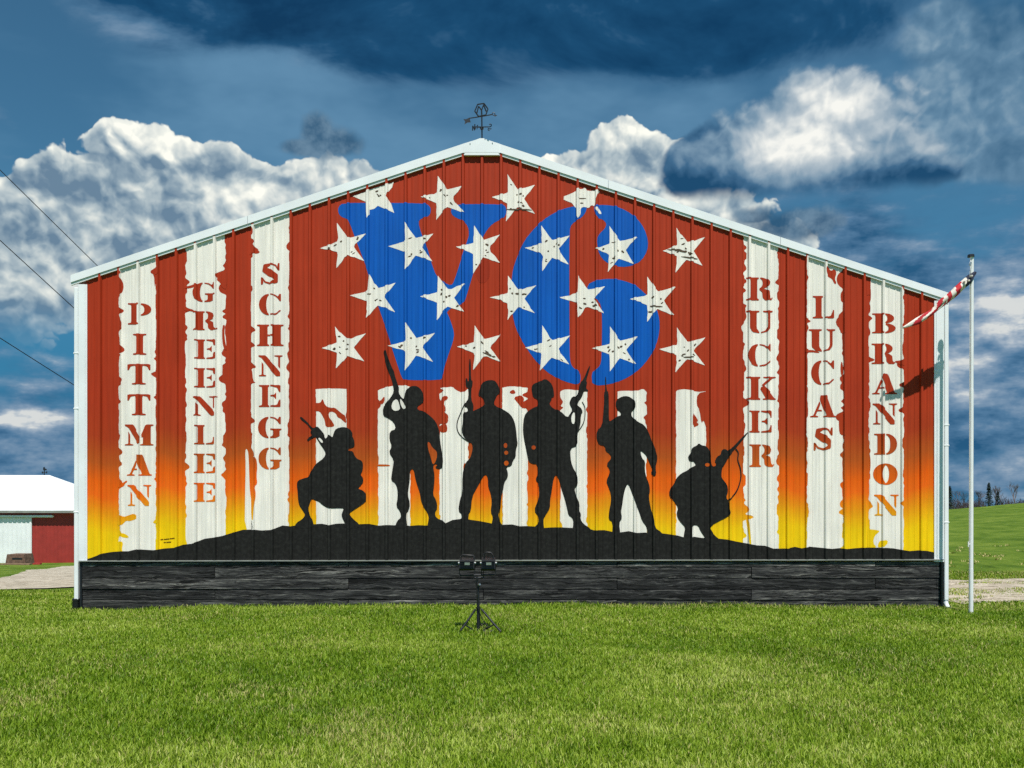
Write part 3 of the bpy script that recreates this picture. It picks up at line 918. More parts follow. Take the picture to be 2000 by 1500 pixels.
# deeper cracks across some stars
film('paint_speck', [smooth([(1300, 487), (1315, 487), (1327, 486), (1335, 490), (1342, 489), (1341, 494), (1333, 493), (1326, 491), (1312, 490)]), smooth([(1327, 501), (1340, 501), (1358, 504), (1364, 506), (1358, 507), (1340, 504)])], L4, M_SPECK)
film('paint_speck', [smooth([(984, 409), (1000, 408), (1030, 408), (1042, 411), (1030, 411), (1000, 411)])], L4, M_SPECK)
film('paint_speck', [smooth([(1269, 597), (1277, 597), (1294, 598), (1294, 600), (1278, 600), (1270, 600)]), smooth([(940, 689), (952, 688), (962, 695), (958, 697), (950, 692)]), smooth([(1334, 697), (1345, 696), (1358, 697), (1350, 699), (1336, 699)])], L4, M_SPECK)

# ---- stencil lettering
def arc(cx, cy, rx, ry, a0, a1, n=12):
    return [(cx + rx * math.cos(R(a0 + (a1 - a0) * i / n)), cy + ry * math.sin(R(a0 + (a1 - a0) * i / n))) for i in range(n + 1)]
def stem(x0, x1, sl, sr):
    return [(x0 - sl, 0), (x1 + sr, 0), (x1 + sr, .06), (x1, .09), (x1, .91), (x1 + sr, .94), (x1 + sr, 1), (x0 - sl, 1), (x0 - sl, .94), (x0, .91), (x0, .09), (x0 - sl, .06)]
def ribbon(pts, ws):
    Lf, Rt = [], []
    n = len(pts)
    for i in range(n):
        a = pts[max(0, i - 1)]; b = pts[min(n - 1, i + 1)]
        dx, dy = b[0] - a[0], b[1] - a[1]; l = math.hypot(dx, dy) or 1
        Lf.append((pts[i][0] - dy / l * ws[i], pts[i][1] + dx / l * ws[i])); Rt.append((pts[i][0] + dy / l * ws[i], pts[i][1] - dx / l * ws[i]))
    return Lf + Rt[::-1]
LS = stem(.14, .42, .14, .06)
G_ = {}
G_['I'] = [stem(.24, .76, .24, .24)]
G_['P'] = [LS, arc(.54, .70, .46, .29, 88, -88, 14) + arc(.54, .70, .16, .22, -88, 88, 10)]
G_['T'] = [[(0, 1), (1, 1), (1, .70), (.94, .70), (.86, .88), (.65, .93), (.65, .09), (.80, .06), (.80, 0), (.20, 0), (.20, .06), (.35, .09), (.35, .93), (.14, .88), (.06, .70), (0, .70)]]
G_['M'] = [[(0, 1), (.30, 1), (.53, .46), (.53, .12), (.48, .05), (.13, .84), (0, .94)], [(0, 0), (.30, 0), (.30, .05), (.19, .08), (.19, .50), (.12, .68), (.12, .08), (0, .05)],
           [(.57, .52), (.73, 1), (1, 1), (1, .94), (.91, .92), (.91, .08), (1, .05), (1, 0), (.54, 0), (.54, .05), (.63, .08), (.63, .40), (.58, .38)]]
G_['A'] = [[(0, 0), (.31, 0), (.31, .05), (.21, .08), (.28, .27), (.46, .27), (.44, .34), (.31, .34), (.40, .60), (.36, .74), (.12, .08), (0, .05)],
           [(.40, 1), (.63, 1), (.91, .08), (1, .05), (1, 0), (.50, 0), (.50, .05), (.60, .08), (.37, .80)]]
G_['N'] = [[(0, 1), (.30, 1), (.90, .20), (.90, 0), (.72, 0), (.12, .88), (0, .94)], [(.02, 0), (.32, 0), (.32, .05), (.21, .08), (.21, .56), (.13, .70), (.13, .08), (.02, .05)],
           [(.66, 1), (1, 1), (1, .95), (.90, .92), (.90, .36), (.82, .48), (.82, .92), (.66, .95)]]
CL = arc(.46, .5, .46, .5, 92, 268, 16) + arc(.46, .5, .13, .43, 264, 96, 12)
G_['C'] = [CL, [(.52, 1), (.72, .97), (.86, .88), (.93, 1), (1, 1), (1, .66), (.94, .66), (.84, .80), (.72, .90), (.52, .95)], [(.52, 0), (.78, .03), (1, .22), (.95, .26), (.78, .11), (.52, .06)]]
G_['G'] = [CL, [(.52, 1), (.72, .97), (.84, .88), (.90, 1), (.97, 1), (.97, .66), (.91, .66), (.82, .80), (.70, .90), (.52, .95)],
           [(.54, .45), (1, .45), (1, .39), (.92, .36), (.92, .10), (.75, .01), (.52, 0), (.52, .06), (.63, .10), (.66, .16), (.66, .36), (.54, .39)]]
G_['O'] = [arc(.5, .5, .5, .5, 90, 270, 16) + arc(.5, .5, .15, .42, 270, 90, 12), arc(.5, .5, .5, .5, -90, 90, 16) + arc(.5, .5, .15, .42, 90, -90, 12)]
G_['D'] = [LS, arc(.52, .5, .48, .5, 89, -89, 16) + arc(.52, .5, .18, .43, -89, 89, 12)]
G_['B'] = [LS, arc(.54, .75, .40, .25, 88, -84, 12) + arc(.54, .75, .11, .18, -80, 88, 8), arc(.54, .25, .46, .25, 84, -88, 12) + arc(.54, .25, .16, .18, -88, 80, 8)]
G_['R'] = [LS, arc(.52, .75, .36, .25, 88, -70, 12) + [(.72, .50), (.86, .40), (.88, .16), (.94, .08), (.98, .14), (1, .10), (.94, 0), (.72, 0), (.62, .12), (.60, .36), (.50, .46), (.50, .52)] + arc(.52, .75, .10, .19, -60, 88, 8)]
EA = [(.54, 1), (1, 1), (1, .68), (.94, .68), (.84, .88), (.54, .94)]
EB = [(.54, 0), (1, 0), (1, .34), (.94, .34), (.84, .11), (.54, .06)]
G_['E'] = [LS, EA, EB, [(.56, .53), (.70, .56), (.80, .68), (.80, .34), (.70, .46), (.56, .48)]]
G_['L'] = [LS, [(.54, 0), (1, 0), (1, .38), (.95, .38), (.84, .11), (.54, .06)]]
G_['H'] = [[(0, 0), (.46, 0), (.46, .06), (.40, .09), (.40, .46), (.49, .46), (.49, .54), (.40, .54), (.40, .91), (.46, .94), (.46, 1), (0, 1), (0, .94), (.10, .91), (.10, .09), (0, .06)]]
G_['H'].append([(1 - x, y) for x, y in G_['H'][0]])
G_['U'] = [[(0, 1), (.50, 1), (.50, .94), (.40, .91), (.40, .22), (.50, .06), (.50, 0), (.28, .04), (.12, .20), (.12, .91), (0, .94)], [(.64, 1), (1, 1), (1, .94), (.90, .91), (.90, .26), (.80, .07), (.56, 0), (.56, .06), (.72, .12), (.80, .28), (.80, .91), (.64, .94)]]
G_['K'] = [LS, [(.58, 1), (1, 1), (1, .95), (.88, .92), (.58, .58), (.52, .64), (.76, .92), (.58, .95)], [(.50, .54), (.62, .64), (.95, .07), (1, .05), (1, 0), (.56, 0), (.56, .05), (.66, .08), (.48, .46)]]
sp = [(.86, .70), (.74, .90), (.50, .95), (.24, .86), (.22, .70), (.48, .54), (.74, .38), (.76, .16), (.50, .05), (.24, .12), (.10, .32)]
sw = [.03, .04, .05, .11, .15, .17, .15, .11, .05, .04, .03]
G_['S'] = [ribbon(sp, sw), [(.84, .66), (.93, .66), (.93, 1), (.86, 1), (.82, .90)], [(.04, .34), (.12, .34), (.16, .10), (.12, 0), (.04, 0)]]

WORDS = {
 'PITTMAN': [(250, 296, 592, 634), (260, 286, 652, 693), (249, 294, 711, 751), (249, 294, 770, 811), (244, 300, 829, 870), (248, 297, 888, 929), (249, 296, 947, 988)],
 'GREENLEE': [(376, 421, 552, 590), (377, 425, 608, 645), (381, 422, 663, 701), (381, 422, 719, 757), (377, 425, 774, 812), (381, 420, 830, 868), (380, 422, 886, 924), (380, 422, 943, 980)],
 'SCHNEGG': [(508, 549, 514, 556), (506, 549, 574, 616), (502, 554, 634, 676), (505, 552, 694, 735), (506, 548, 752, 795), (504, 550, 814, 856), (505, 550, 874, 917)],
 'RUCKER': [(1457, 1509, 542, 587), (1457, 1509, 607, 651), (1460, 1505, 672, 716), (1457, 1515, 736, 781), (1462, 1507, 802, 845), (1462, 1512, 868, 912)],
 'LUCAS': [(1587, 1629, 578, 622), (1579, 1631, 643, 687), (1584, 1629, 704, 752), (1582, 1633, 772, 815), (1587, 1629, 835, 880)],
 'BRANDON': [(1703, 1749, 612, 651), (1702, 1749, 671, 711), (1703, 1752, 730, 770), (1704, 1752, 788, 829), (1707, 1752, 847, 888), (1705, 1753, 905, 947), (1707, 1755, 966, 1007)],
}
for w_, boxes in WORDS.items():
    for ch, (xa, xb, ya, yb) in zip(w_, boxes):
        polys = [sharp_smooth([(xa + x * (xb - xa), yb - y * (yb - ya)) for x, y in pc]) for pc in G_[ch]]
        film('painted_letter', polys, L3, M_RED, 'red stencilled capital letter ' + ch)

# ---- black hill and soldiers
hp = []
rh = random.Random(5)
for i in range(len(HILL) - 1):
    a, b = HILL[i], HILL[i + 1]
    n = max(1, int((b[0] - a[0]) / 14))
    for k in range(n):
        t = k / n
        hp.append((a[0] + (b[0] - a[0]) * t, a[1] + (b[1] - a[1]) * t + rh.uniform(-1.8, 1.8)))
hp += [HILL[-1], (1826, 1095.5), (158, 1095.5)]
film('painted_hill', [hp], L3, M_BLACK, 'black painted hill under the soldiers')

def tr(pts, ox, oy, sc): return [(ox + x / sc, oy + y / sc) for x, y in pts]
def soldier(pts, ox, oy, sc, whites=(), reds=(), slings=(), label=None):
    polys = [smooth(tr(pts, ox, oy, sc))]
    for sl, w in slings:
        q = tr(sl, ox, oy, sc)
        fine = []
        for i in range(len(q) - 1):      # Catmull-Rom for the sling
            p0 = q[max(0, i - 1)]; p1 = q[i]; p2 = q[i + 1]; p3 = q[min(len(q) - 1, i + 2)]
            for k in range(5):
                t = k / 5
                fine.append(tuple(0.5 * (2 * p1[c] + (p2[c] - p0[c]) * t + (2 * p0[c] - 5 * p1[c] + 4 * p2[c] - p3[c]) * t * t + (3 * p1[c] - p0[c] - 3 * p2[c] + p3[c]) * t ** 3) for c in (0, 1)))
        fine.append(q[-1])
        film('rifle_sling', [ribbon(fine, [w] * len(fine))], L5, M_BLACK)
    o = film('painted_soldier', polys, L4, M_BLACK, label)
    for h in whites: film('painted_gap', [smooth(tr(h, ox, oy, sc))], L5, M_WHITE)
    for h in reds: film('painted_gap', [smooth(tr(h, ox, oy, sc))], L5, M_RED)
    return o

def ob(cx, cy, rx, ry): return [(cx + rx * math.cos(k * math.pi / 4), cy + ry * math.sin(k * math.pi / 4)) for k in range(8)]

S1 = [(488, 345), (505, 300), (540, 275), (600, 263), (655, 273), (692, 300), (714, 340), (708, 370), (724, 400), (738, 450), (736, 490), (715, 505), (690, 512), (670, 522), (668, 545), (715, 545), (735, 600), (770, 640), (815, 655), (836, 690), (832, 770), (806, 825), (836, 860), (838, 910), (815, 945), (772, 985),
      (830, 1005), (867, 1040), (880, 1090), (867, 1140), (800, 1190), (720, 1240), (678, 1272), (690, 1310), (740, 1360), (785, 1395), (800, 1450), (615, 1450), (622, 1390), (600, 1350), (583, 1300), (592, 1262), (612, 1218), (560, 1215), (430, 1220), (350, 1172), (328, 1145), (270, 1120), (238, 1104), (214, 1170), (198, 1220), (220, 1300), (250, 1370), (262, 1450),
      (20, 1450), (55, 1385), (118, 1347), (150, 1312), (155, 1280), (120, 1230), (84, 1175), (73, 1100), (68, 1000), (58, 940), (73, 890), (130, 868), (205, 848), (230, 780), (270, 710), (310, 675), (360, 640), (385, 610), (397, 570), (372, 520), (330, 462), (296, 405), (276, 372), (202, 432), (180, 424), (182, 402), (246, 366), (222, 330), (238, 300), (212, 266), (188, 238), (92, 162), (104, 142), (126, 154), (212, 234), (248, 282), (296, 253), (332, 288), (382, 350), (384, 388), (402, 402), (430, 352), (456, 366), (476, 388)]
soldier(S1, 570, 790, 6.0, whites=[[(306, 398), (330, 388), (372, 438), (352, 456)]], label='crouching soldier silhouette with rifle raised to the left')
S2 = [(73, 62), (95, 50), (110, 110), (140, 190), (156, 215), (165, 260), (186, 320), (196, 350), (191, 380), (214, 422), (236, 432), (245, 380), (265, 345), (300, 329), (340, 334), (371, 365), (387, 410), (388, 452), (362, 472), (335, 490), (340, 516), (385, 525), (440, 565), (482, 610), (507, 680), (512, 760), (527, 850), (537, 900), (531, 960), (512, 972), (484, 968), (474, 952), (492, 946), (480, 928), (456, 945),
      (470, 1020), (466, 1100), (456, 1170), (482, 1210), (492, 1270), (470, 1310), (482, 1350), (552, 1375), (562, 1430), (408, 1430), (426, 1350), (416, 1310), (385, 1262), (365, 1220), (355, 1150), (330, 1080), (318, 1030), (310, 980), (295, 968), (280, 988), (278, 1060), (270, 1110), (262, 1170), (281, 1240), (270, 1290), (250, 1322), (262, 1430),
      (160, 1430), (180, 1370), (211, 1345), (205, 1300), (172, 1260), (185, 1190), (182, 1120), (165, 1080), (133, 1060), (140, 1000), (150, 950), (155, 900), (116, 845), (140, 795), (120, 745), (123, 680), (172, 664), (155, 610), (110, 580), (73, 565), (70, 500), (100, 460), (130, 420), (155, 380), (150, 330), (135, 270), (106, 205), (84, 110)]
soldier(S2, 730, 670, 3.947, whites=[[(135, 500), (145, 452), (180, 428), (200, 480), (204, 515), (160, 526)], [(203, 424), (228, 458), (248, 492), (246, 508), (226, 510), (205, 470)]],
        reds=[[(414, 764), (430, 764), (450, 805), (486, 835), (490, 870), (475, 920), (455, 940), (440, 880), (420, 820)]], label='standing soldier silhouette holding a long rifle upright')
S3 = [(155, 50), (170, 50), (171, 225), (186, 230), (183, 275), (175, 290), (173, 390), (192, 430), (192, 470), (182, 487), (230, 465), (282, 440), (284, 402), (262, 366), (231, 356), (240, 310), (265, 250), (300, 227), (360, 224), (386, 245), (411, 295), (414, 336), (391, 346), (376, 380), (362, 410), (370, 440), (440, 470), (502, 510), (536, 570), (549, 640), (556, 720), (563, 760), (546, 810), (546, 870), (521, 900), (511, 946), (464, 955), (481, 1000), (479, 1040), (450, 1080), (440, 1150), (425, 1200), (418, 1310), (400, 1342), (410, 1400), (430, 1436), (500, 1470),
      (340, 1470), (344, 1425), (356, 1370), (335, 1330), (346, 1240), (335, 1170), (315, 1120), (312, 1040), (297, 1014), (275, 1030), (230, 1110), (180, 1200), (171, 1320), (147, 1350), (155, 1470), (0, 1470), (30, 1395), (95, 1387), (95, 1350), (63, 1320), (79, 1220), (100, 1170), (100, 1020), (115, 950), (130, 910), (165, 880), (186, 800), (180, 752), (150, 740), (110, 700), (93, 650), (105, 570), (105, 495), (145, 490), (142, 455), (112, 448), (128, 410), (150, 380), (150, 290), (128, 282), (124, 210), (141, 210), (143, 236), (155, 230)]
soldier(S3, 880, 690, 4.287, reds=[ob(460, 772, 16, 22), ob(466, 833, 18, 18), ob(467, 920, 20, 22)], slings=[([(125, 415), (85, 500), (56, 580), (60, 650), (100, 705), (165, 748)], 0.9)], label='standing soldier silhouette in helmet facing forward')
S4 = [(158, 270), (180, 245), (230, 230), (270, 206), (312, 235), (332, 270), (342, 320), (342, 356), (323, 360), (320, 382), (302, 410), (332, 450), (395, 470), (450, 526), (474, 490), (492, 462), (468, 415), (468, 395), (490, 352), (520, 352), (535, 330), (541, 290), (560, 230), (580, 218), (627, 102), (638, 106), (602, 225), (612, 235), (602, 290), (624, 300), (612, 312), (586, 304), (571, 350), (556, 375), (536, 400), (530, 430), (560, 440), (577, 478), (561, 500), (556, 590), (531, 650), (531, 756), (474, 776), (475, 850), (490, 920), (531, 990), (534, 1075), (508, 1100), (520, 1160), (551, 1230), (546, 1280), (562, 1310), (556, 1350), (582, 1390), (640, 1425), (640, 1460),
      (486, 1460), (501, 1380), (491, 1340), (459, 1320), (449, 1270), (430, 1190), (400, 1100), (385, 1040), (362, 988), (340, 1010), (325, 1110), (310, 1200), (310, 1260), (265, 1330), (254, 1360), (265, 1460), (160, 1460), (178, 1420), (216, 1380), (216, 1330), (178, 1280), (210, 1200), (222, 1150), (215, 1060), (190, 1030), (210, 985), (205, 900), (170, 902), (133, 880), (118, 800), (93, 680), (88, 600), (98, 510), (130, 470), (180, 440), (212, 430), (210, 375), (173, 360), (163, 320)]
soldier(S4, 1000, 690, 4.167, whites=[[(480, 520), (500, 478), (513, 490), (510, 576), (486, 572)]], reds=[ob(176, 767, 18, 18)], slings=[([(570, 395), (592, 440), (592, 520), (575, 580), (535, 640)], 0.8)], label='standing soldier silhouette with rifle raised in right hand')
S5 = [(184, 70), (193, 70), (196, 185), (214, 205), (216, 300), (216, 420), (221, 456), (240, 446), (290, 410), (320, 405), (318, 376), (285, 356), (271, 310), (280, 270), (330, 239), (380, 236), (422, 260), (444, 290), (441, 346), (408, 376), (415, 420), (470, 460), (522, 485), (561, 550), (592, 640), (632, 740), (634, 790), (617, 850), (627, 910), (600, 932), (578, 900), (592, 870), (570, 820), (540, 750), (500, 713), (487, 715), (500, 770), (531, 800), (525, 870), (540, 940), (566, 1000), (571, 1060), (560, 1100), (576, 1200), (601, 1280), (611, 1370), (672, 1410), (690, 1450),
      (545, 1450), (547, 1370), (500, 1310), (480, 1240), (440, 1150), (415, 1070), (384, 993), (365, 1010), (345, 1080), (330, 1190), (319, 1230), (331, 1290), (304, 1330), (318, 1440), (245, 1440), (250, 1320), (213, 1300), (219, 1220), (235, 1150), (235, 1080), (209, 1010), (193, 970), (220, 910), (225, 870), (193, 825), (241, 770), (225, 735), (188, 710), (184, 666), (130, 656), (108, 610), (108, 540), (160, 490), (169, 370), (177, 280), (174, 210), (186, 190)]
soldier(S5, 1140, 720, 4.412, label='standing soldier silhouette with rifle upright and one arm hanging')
S6 = [(355, 345), (378, 320), (420, 305), (450, 273), (482, 300), (532, 305), (572, 350), (583, 400), (583, 490), (598, 548), (648, 542), (650, 505), (633, 492), (660, 430), (705, 410), (714, 358), (750, 337), (800, 368), (1014, 143), (1026, 155), (880, 332), (810, 412), (790, 452), (752, 522), (722, 562), (712, 650), (722, 690), (782, 760), (793, 840), (767, 910), (802, 960), (802, 1040), (818, 1100), (782, 1140), (680, 1190), (592, 1240), (575, 1270), (600, 1310), (640, 1360), (690, 1400), (720, 1460),
      (540, 1460), (520, 1380), (470, 1310), (440, 1238), (380, 1233), (365, 1262), (370, 1460), (262, 1460), (275, 1330), (290, 1260), (240, 1210), (198, 1150), (188, 1090), (208, 1030), (150, 950), (102, 900), (103, 820), (158, 740), (188, 680), (240, 628), (320, 590), (350, 560), (412, 535), (405, 510), (380, 490), (340, 492), (320, 440), (336, 410), (353, 390)]
soldier(S6, 1290, 820, 6.0, reds=[ob(548, 527, 30, 22)], slings=[([(878, 338), (910, 385), (905, 470), (935, 570), (940, 680), (905, 805), (850, 890), (785, 948)], 1.15)], label='crouching soldier silhouette aiming a rifle to the right')

# small signature strokes low on the yellow
sig = []
for (xa, xb, ya, yb) in ((313.5, 319.5, 1053.8, 1053.2), (320.5, 331, 1053.4, 1052.2), (332, 342, 1052.0, 1050.8), (320, 324, 1059.4, 1059.0), (325, 334.5, 1059.2, 1058.2)):
    n = 7
    top = [(xa + (xb - xa) * i / n, ya + (yb - ya) * i / n - (1.1 if i % 2 else 0.5)) for i in range(n + 1)]
    bot = [(x, y + 2.0) for x, y in top][::-1]
    sig.append(top + bot)
film('signature', sig, L2, M_INK, 'small dark handwritten signature on yellow')
# a mended patch in the red above the left soldiers
film('paint_patch', [smooth(blob(944, 528, 15, 26, 10, 4, 0.15), 1)], L1, flat_paint('patched_red_paint', srgb(160, 50, 26)))

# ---- trim
roof = MB()
yb = 19.0
LX, RXP = wx(141), wx(1851)
sl = [(wx(141), wz(roof_top(141))), (wx(941), wz(273.5)), (wx(1851), wz(roof_top(1851)))]
und = [(wx(1851), wz(roof_top(1851) + 8)), (wx(941), wz(283)), (wx(141), wz(roof_top(141) + 8))]
roof.prism(sl + und, 0.0, yb)
roof = roof.build('roof', M_TRIM2, barn)

def rake(pa, pb, ta, tb):
    """one length of rake trim, stepped lip along its lower edge"""
    mb = MB()
    up = [(p, roof_top(p) - 0.6) for p in np.linspace(pa, pb, 6)]
    lo_ = [(p, min(roof_low(p) - 5.5, roof_low(p) - 5.5)) for p in np.linspace(pa, pb, 6)]
    mb.prism([(wx(x), wz(y)) for x, y in up + lo_[::-1]], -0.050, -0.003)
    lip0 = [(p, roof_low(p) - 5.2) for p in np.linspace(pa, pb, 6)]
    lip1 = [(p, roof_low(p) - 0.4) for p in np.linspace(pa, pb, 6)]
    mb.prism([(wx(x), wz(y)) for x, y in lip0 + lip1[::-1]], -0.034, -0.003)
    return mb.build('rake_trim', M_TRIM, roof)
for a, b in ((141, 485), (485.8, 909)): rake(a, b, 0, 0)
for a, b in ((973, 1187), (1187.8, 1522), (1522.8, 1850)): rake(a, b, 0, 0)
cap = MB()
cap.prism([(wx(x), wz(y)) for x, y in ((906, 283.2), (930, 275.8), (937, 273), (945, 273), (951, 275.6), (976, 283.6), (976, 302), (972, 300.2), (909, 300.2), (906, 302))], -0.056, -0.004)
cap = cap.build('ridge_cap', M_TRIM, roof)
lip = MB(); lip.prism([(wx(x), wz(y)) for x, y in ((909, 300.6), (973, 300.6), (976, 305.6), (906, 305.6))], -0.0545, -0.003)
lip.build('rake_trim', M_TRIM, roof)
for (x, y) in ((918.5, 283.5), (962, 282.3)):
    s_ = MB(); s_.tube([(wx(x), -0.056, wz(y)), (wx(x), -0.064, wz(y))], 0.008, 8); s_.build('screw', M_STEEL, roof)

def corner(name, xa, xb, y_top, lip_side):
    mb = MB()
    mb.box(wx(xa), wx(xb), -0.030, 0.06, wz(WB + 1), wz(y_top))
    if lip_side > 0: mb.box(wx(xb) + 0.001, wx(xb + 3.4), -0.022, 0.0, wz(WB + 1), wz(y_top))
    else: mb.box(wx(xa - 3.4), wx(xa) - 0.001, -0.022, 0.0, wz(WB + 1), wz(y_top))
    mb.build(name, M_TRIM, gable)
corner('corner_trim', 155, 168, 556, 1)
corner('corner_trim', 1827, 1842, 588, -1)

fl = MB(); fl.prism([(wx(157), wz(1094.6)), (wx(1840), wz(1092.0)), (wx(1840), wz(1093.8)), (wx(157), wz(1096.4))], -0.055, 0.0)
fl.build('base_flashing', M_FLASH, gable)

def downspout(xc, ytop, ybot, black):
    mb = MB()
    mb.bbox(wx(xc - 4), wx(xc + 4), -0.020, 0.075, wz(ybot), wz(ytop), 0.008)
    o = mb.build('downspout', M_TRIM, barn)
    for yy in ((690, 798, 1000) if black else (830, 870, 1020)):
        b = MB(); b.bbox(wx(xc - 4.8), wx(xc + 4.8), -0.024, 0.02, wz(yy + 1.2), wz(yy - 1.2), 0.002); b.build('strap', M_TRIM, o)
    if black:
        b = MB()
        zz = [wz(1169), wz(1172), wz(1174), wz(1177), wz(1179), wz(1182), wz(1184), wz(1187), wz(1189), wz(1197)]
        rr = [0.052, 0.062, 0.052, 0.062, 0.052, 0.064, 0.054, 0.066, 0.056, 0.066]
        b.tube([(wx(xc - 2), 0.02, z) for z in zz], rr, 14)
        b.build('drain_pipe', M_BLKPLASTIC, o, True)
    else:
        b = MB()
        b.tube([(wx(xc), 0.027, wz(1170)), (wx(xc), 0.027, wz(1177)), (wx(xc) + 0.01, 0.0, wz(1183)), (wx(xc) + 0.01, -0.06, wz(1188))], [0.042, 0.042, 0.036, 0.036], 10)
        b.build('drain_elbow', M_TRIM, o, True)
    return o
downspout(149.5, 562, 1171, True)
downspout(1848, 586, 1172, False)

side = MB()
side.box(wx(153), wx(153) + 0.06, 0.08, yb - 0.06, -0.5, wz(roof_top(153) + 9)); side.build('side_wall', M_REDSHED, barn)
side = MB()
side.box(wx(1843) - 0.06, wx(1843), 0.08, yb - 0.06, -0.5, wz(roof_top(1843) + 9)); side.build('side_wall', M_REDSHED, barn)
bw = MB()
bw.prism([(wx(153), -0.5), (wx(1843), -0.5), (wx(1843), wz(roof_low(1843) - 8)), (wx(941), wz(286)), (wx(153), wz(roof_low(153) - 8))], yb - 0.05, yb + 0.02)
bw.build('back_wall', M_REDSHED, barn)

# plank skirt
skirt = MB(); skirt.box(wx(158), wx(1841), 0.030, 0.09, -0.35, wz(1096.2)); skirt = skirt.build('plank_skirt', M_BLKPLASTIC, barn)
rows = [(1097.4, 1107.2, [681, 1205, 1709]), (1107.9, 1129.2, [420, 944, 1467]), (1129.9, 1150.8, [390, 681, 1205, 1709]), (1151.5, 1171.6, [420, 944, 1467]), (1172.3, 1203, [681, 1205])]
rp = random.Random(11)
for (ya, yb_, js) in rows:
    xs_ = [161] + [j for j in js if not (j == 390)] + [1835]
    for a, b in zip(xs_[:-1], xs_[1:]):
        mb = MB()
        yo = rp.uniform(-0.012, 0.004)
        mb.bbox(wx(a + 0.5), wx(b - 0.5), -0.012 + yo, 0.028, wz(yb_ - 0.25 + rp.uniform(-.25, .15)), wz(ya + 0.25 + rp.uniform(-.15, .25)), 0.006)
        mb.build('plank', M_WOOD, skirt)
cp = MB(); cp.bbox(wx(1836.2), wx(1841.5), -0.02, 0.06, -0.2, wz(1096.5), 0.004); cp.build('corner_post', M_BLKPLASTIC, skirt)
cp = MB(); cp.bbox(wx(156.5), wx(160.2), -0.014, 0.06, -0.2, wz(1097.6), 0.003); cp.build('corner_post', M_BLKMETAL, skirt)

# ------------------------------------------------------------------ weathervane on the ridge
def vane_point(px, py, y=0.06): 
    return P(px, py, y)
def zp(x, y):  # zoomed tracing units
    return 880 + x / 13.636, 190 + y / 13.636
wv = empty('weathervane', vane_point(941, 274))
tag(wv, 'black iron weathervane with hexagon letter M on barn ridge', 'weathervane')
b = MB(); b.tube([vane_point(941.5, 277), vane_point(941, 226)], 0.011, 8); b.tube([vane_point(941, 252.5), vane_point(941, 249)], 0.03, 10)
b.build('mast', M_BLKMETAL, wv)
b = MB()
hexp = [(720, 190), (890, 165), (995, 310), (940, 470), (745, 510), (645, 370)]
for i in range(6):
    a_2 = zp(*hexp[i]); b_2 = zp(*hexp[(i + 1) % 6])
    b.tube([vane_point(*a_2), vane_point(*b_2)], 0.0105, 6)
b.build('hexagon_frame', M_BLKMETAL, wv)
b = MB()
mm = [(700, 420), (745, 240), (825, 345), (880, 200), (950, 380)]
for i in range(4): b.tube([vane_point(*zp(*mm[i])), vane_point(*zp(*mm[i + 1]))], 0.0105, 6)
b.tube([vane_point(*zp(825, 340)), vane_point(*zp(832, 500))], 0.012, 6)
b.build('letter', M_BLKMETAL, wv)
b = MB()
b.tube([vane_point(*zp(500, 560)), vane_point(*zp(830, 510)), vane_point(*zp(1110, 458))], 0.0085, 6)
b.prism([(wx(zp(x, y)[0]), wz(zp(x, y)[1])) for x, y in ((340, 535), (400, 545), (500, 500), (515, 560), (530, 620), (440, 625), (365, 675), (385, 605))], 0.054, 0.066)
ringp = [vane_point(*zp(1145 + 38 * math.cos(t), 445 + 34 * math.sin(t))) for t in np.linspace(0, 2 * math.pi, 13)]
b.tube(ringp, 0.007, 5, caps=False)
b.prism([(wx(zp(x, y)[0]), wz(zp(x, y)[1])) for x, y in ((1165, 415), (1240, 435), (1170, 470))], 0.055, 0.065)
b.build('arrow', M_BLKMETAL, wv)
b = MB()
b.tube([vane_point(*zp(600, 790), -0.02), vane_point(*zp(1060, 790), 0.14)], 0.008, 6)
b.tube([vane_point(*zp(735, 800), 0.26), vane_point(*zp(945, 790), -0.14)], 0.008, 6)
b.build('compass_arm', M_BLKMETAL, wv)
def vletter(strokes, y):
    b = MB()
    for st_ in strokes: b.tube([vane_point(*zp(*q), y) for q in st_], 0.0085, 5)
    b.build('compass_letter', M_BLKMETAL, wv)
vletter([[(585, 890), (590, 760)], [(590, 760), (640, 880)], [(640, 880), (650, 720)]], -0.02)
vletter([[(640, 720), (665, 850), (690, 760), (705, 850), (720, 740)]], 0.24)
vletter([[(1030, 730), (1060, 712), (1090, 735), (1080, 770), (1040, 790)]], 0.14)
vletter([[(1090, 835), (1050, 845), (1000, 820), (1000, 870), (1035, 890)]], -0.12)

# ------------------------------------------------------------------ flagpole and flag
FY = -0.66
fp = empty('flagpole', (P(1896, 1200, FY).x, FY, 0))
tag(fp, 'tall white jointed flagpole beside right corner of barn', 'flagpole')
base = P(1896.5, 1200, FY); base.z = gz(base.x, FY) - 0.08
secs = [(1210, 1110.5, 0.0315), (1110.5, 959, 0.0300), (959, 760, 0.0285), (760, 502, 0.0265)]
for (ya, yb_, rr) in secs:
    a_3 = P(np.interp(ya, [500, 1210], [1898.2, 1896.3]), ya, FY); b_3 = P(np.interp(yb_, [500, 1210], [1898.2, 1896.3]), yb_, FY)
    b = MB(); b.tube([a_3, b_3], rr, 14); b.build('pole_section', M_POLE, fp, True)
b = MB(); t_ = P(1898.3, 502, FY)
b.tube([t_ + Vector((-0.015, 0, 0)), t_ + Vector((-0.015, 0, 0.035))], [0.05, 0.046], 12); b.build('truck_cap', M_BLKMETAL, fp)
b = MB(); b.tube([P(1896, 512, FY - 0.03), P(1894.6, 518, FY - 0.03)], 0.016, 8); b.build('pulley', M_STEEL, fp)
b = MB()
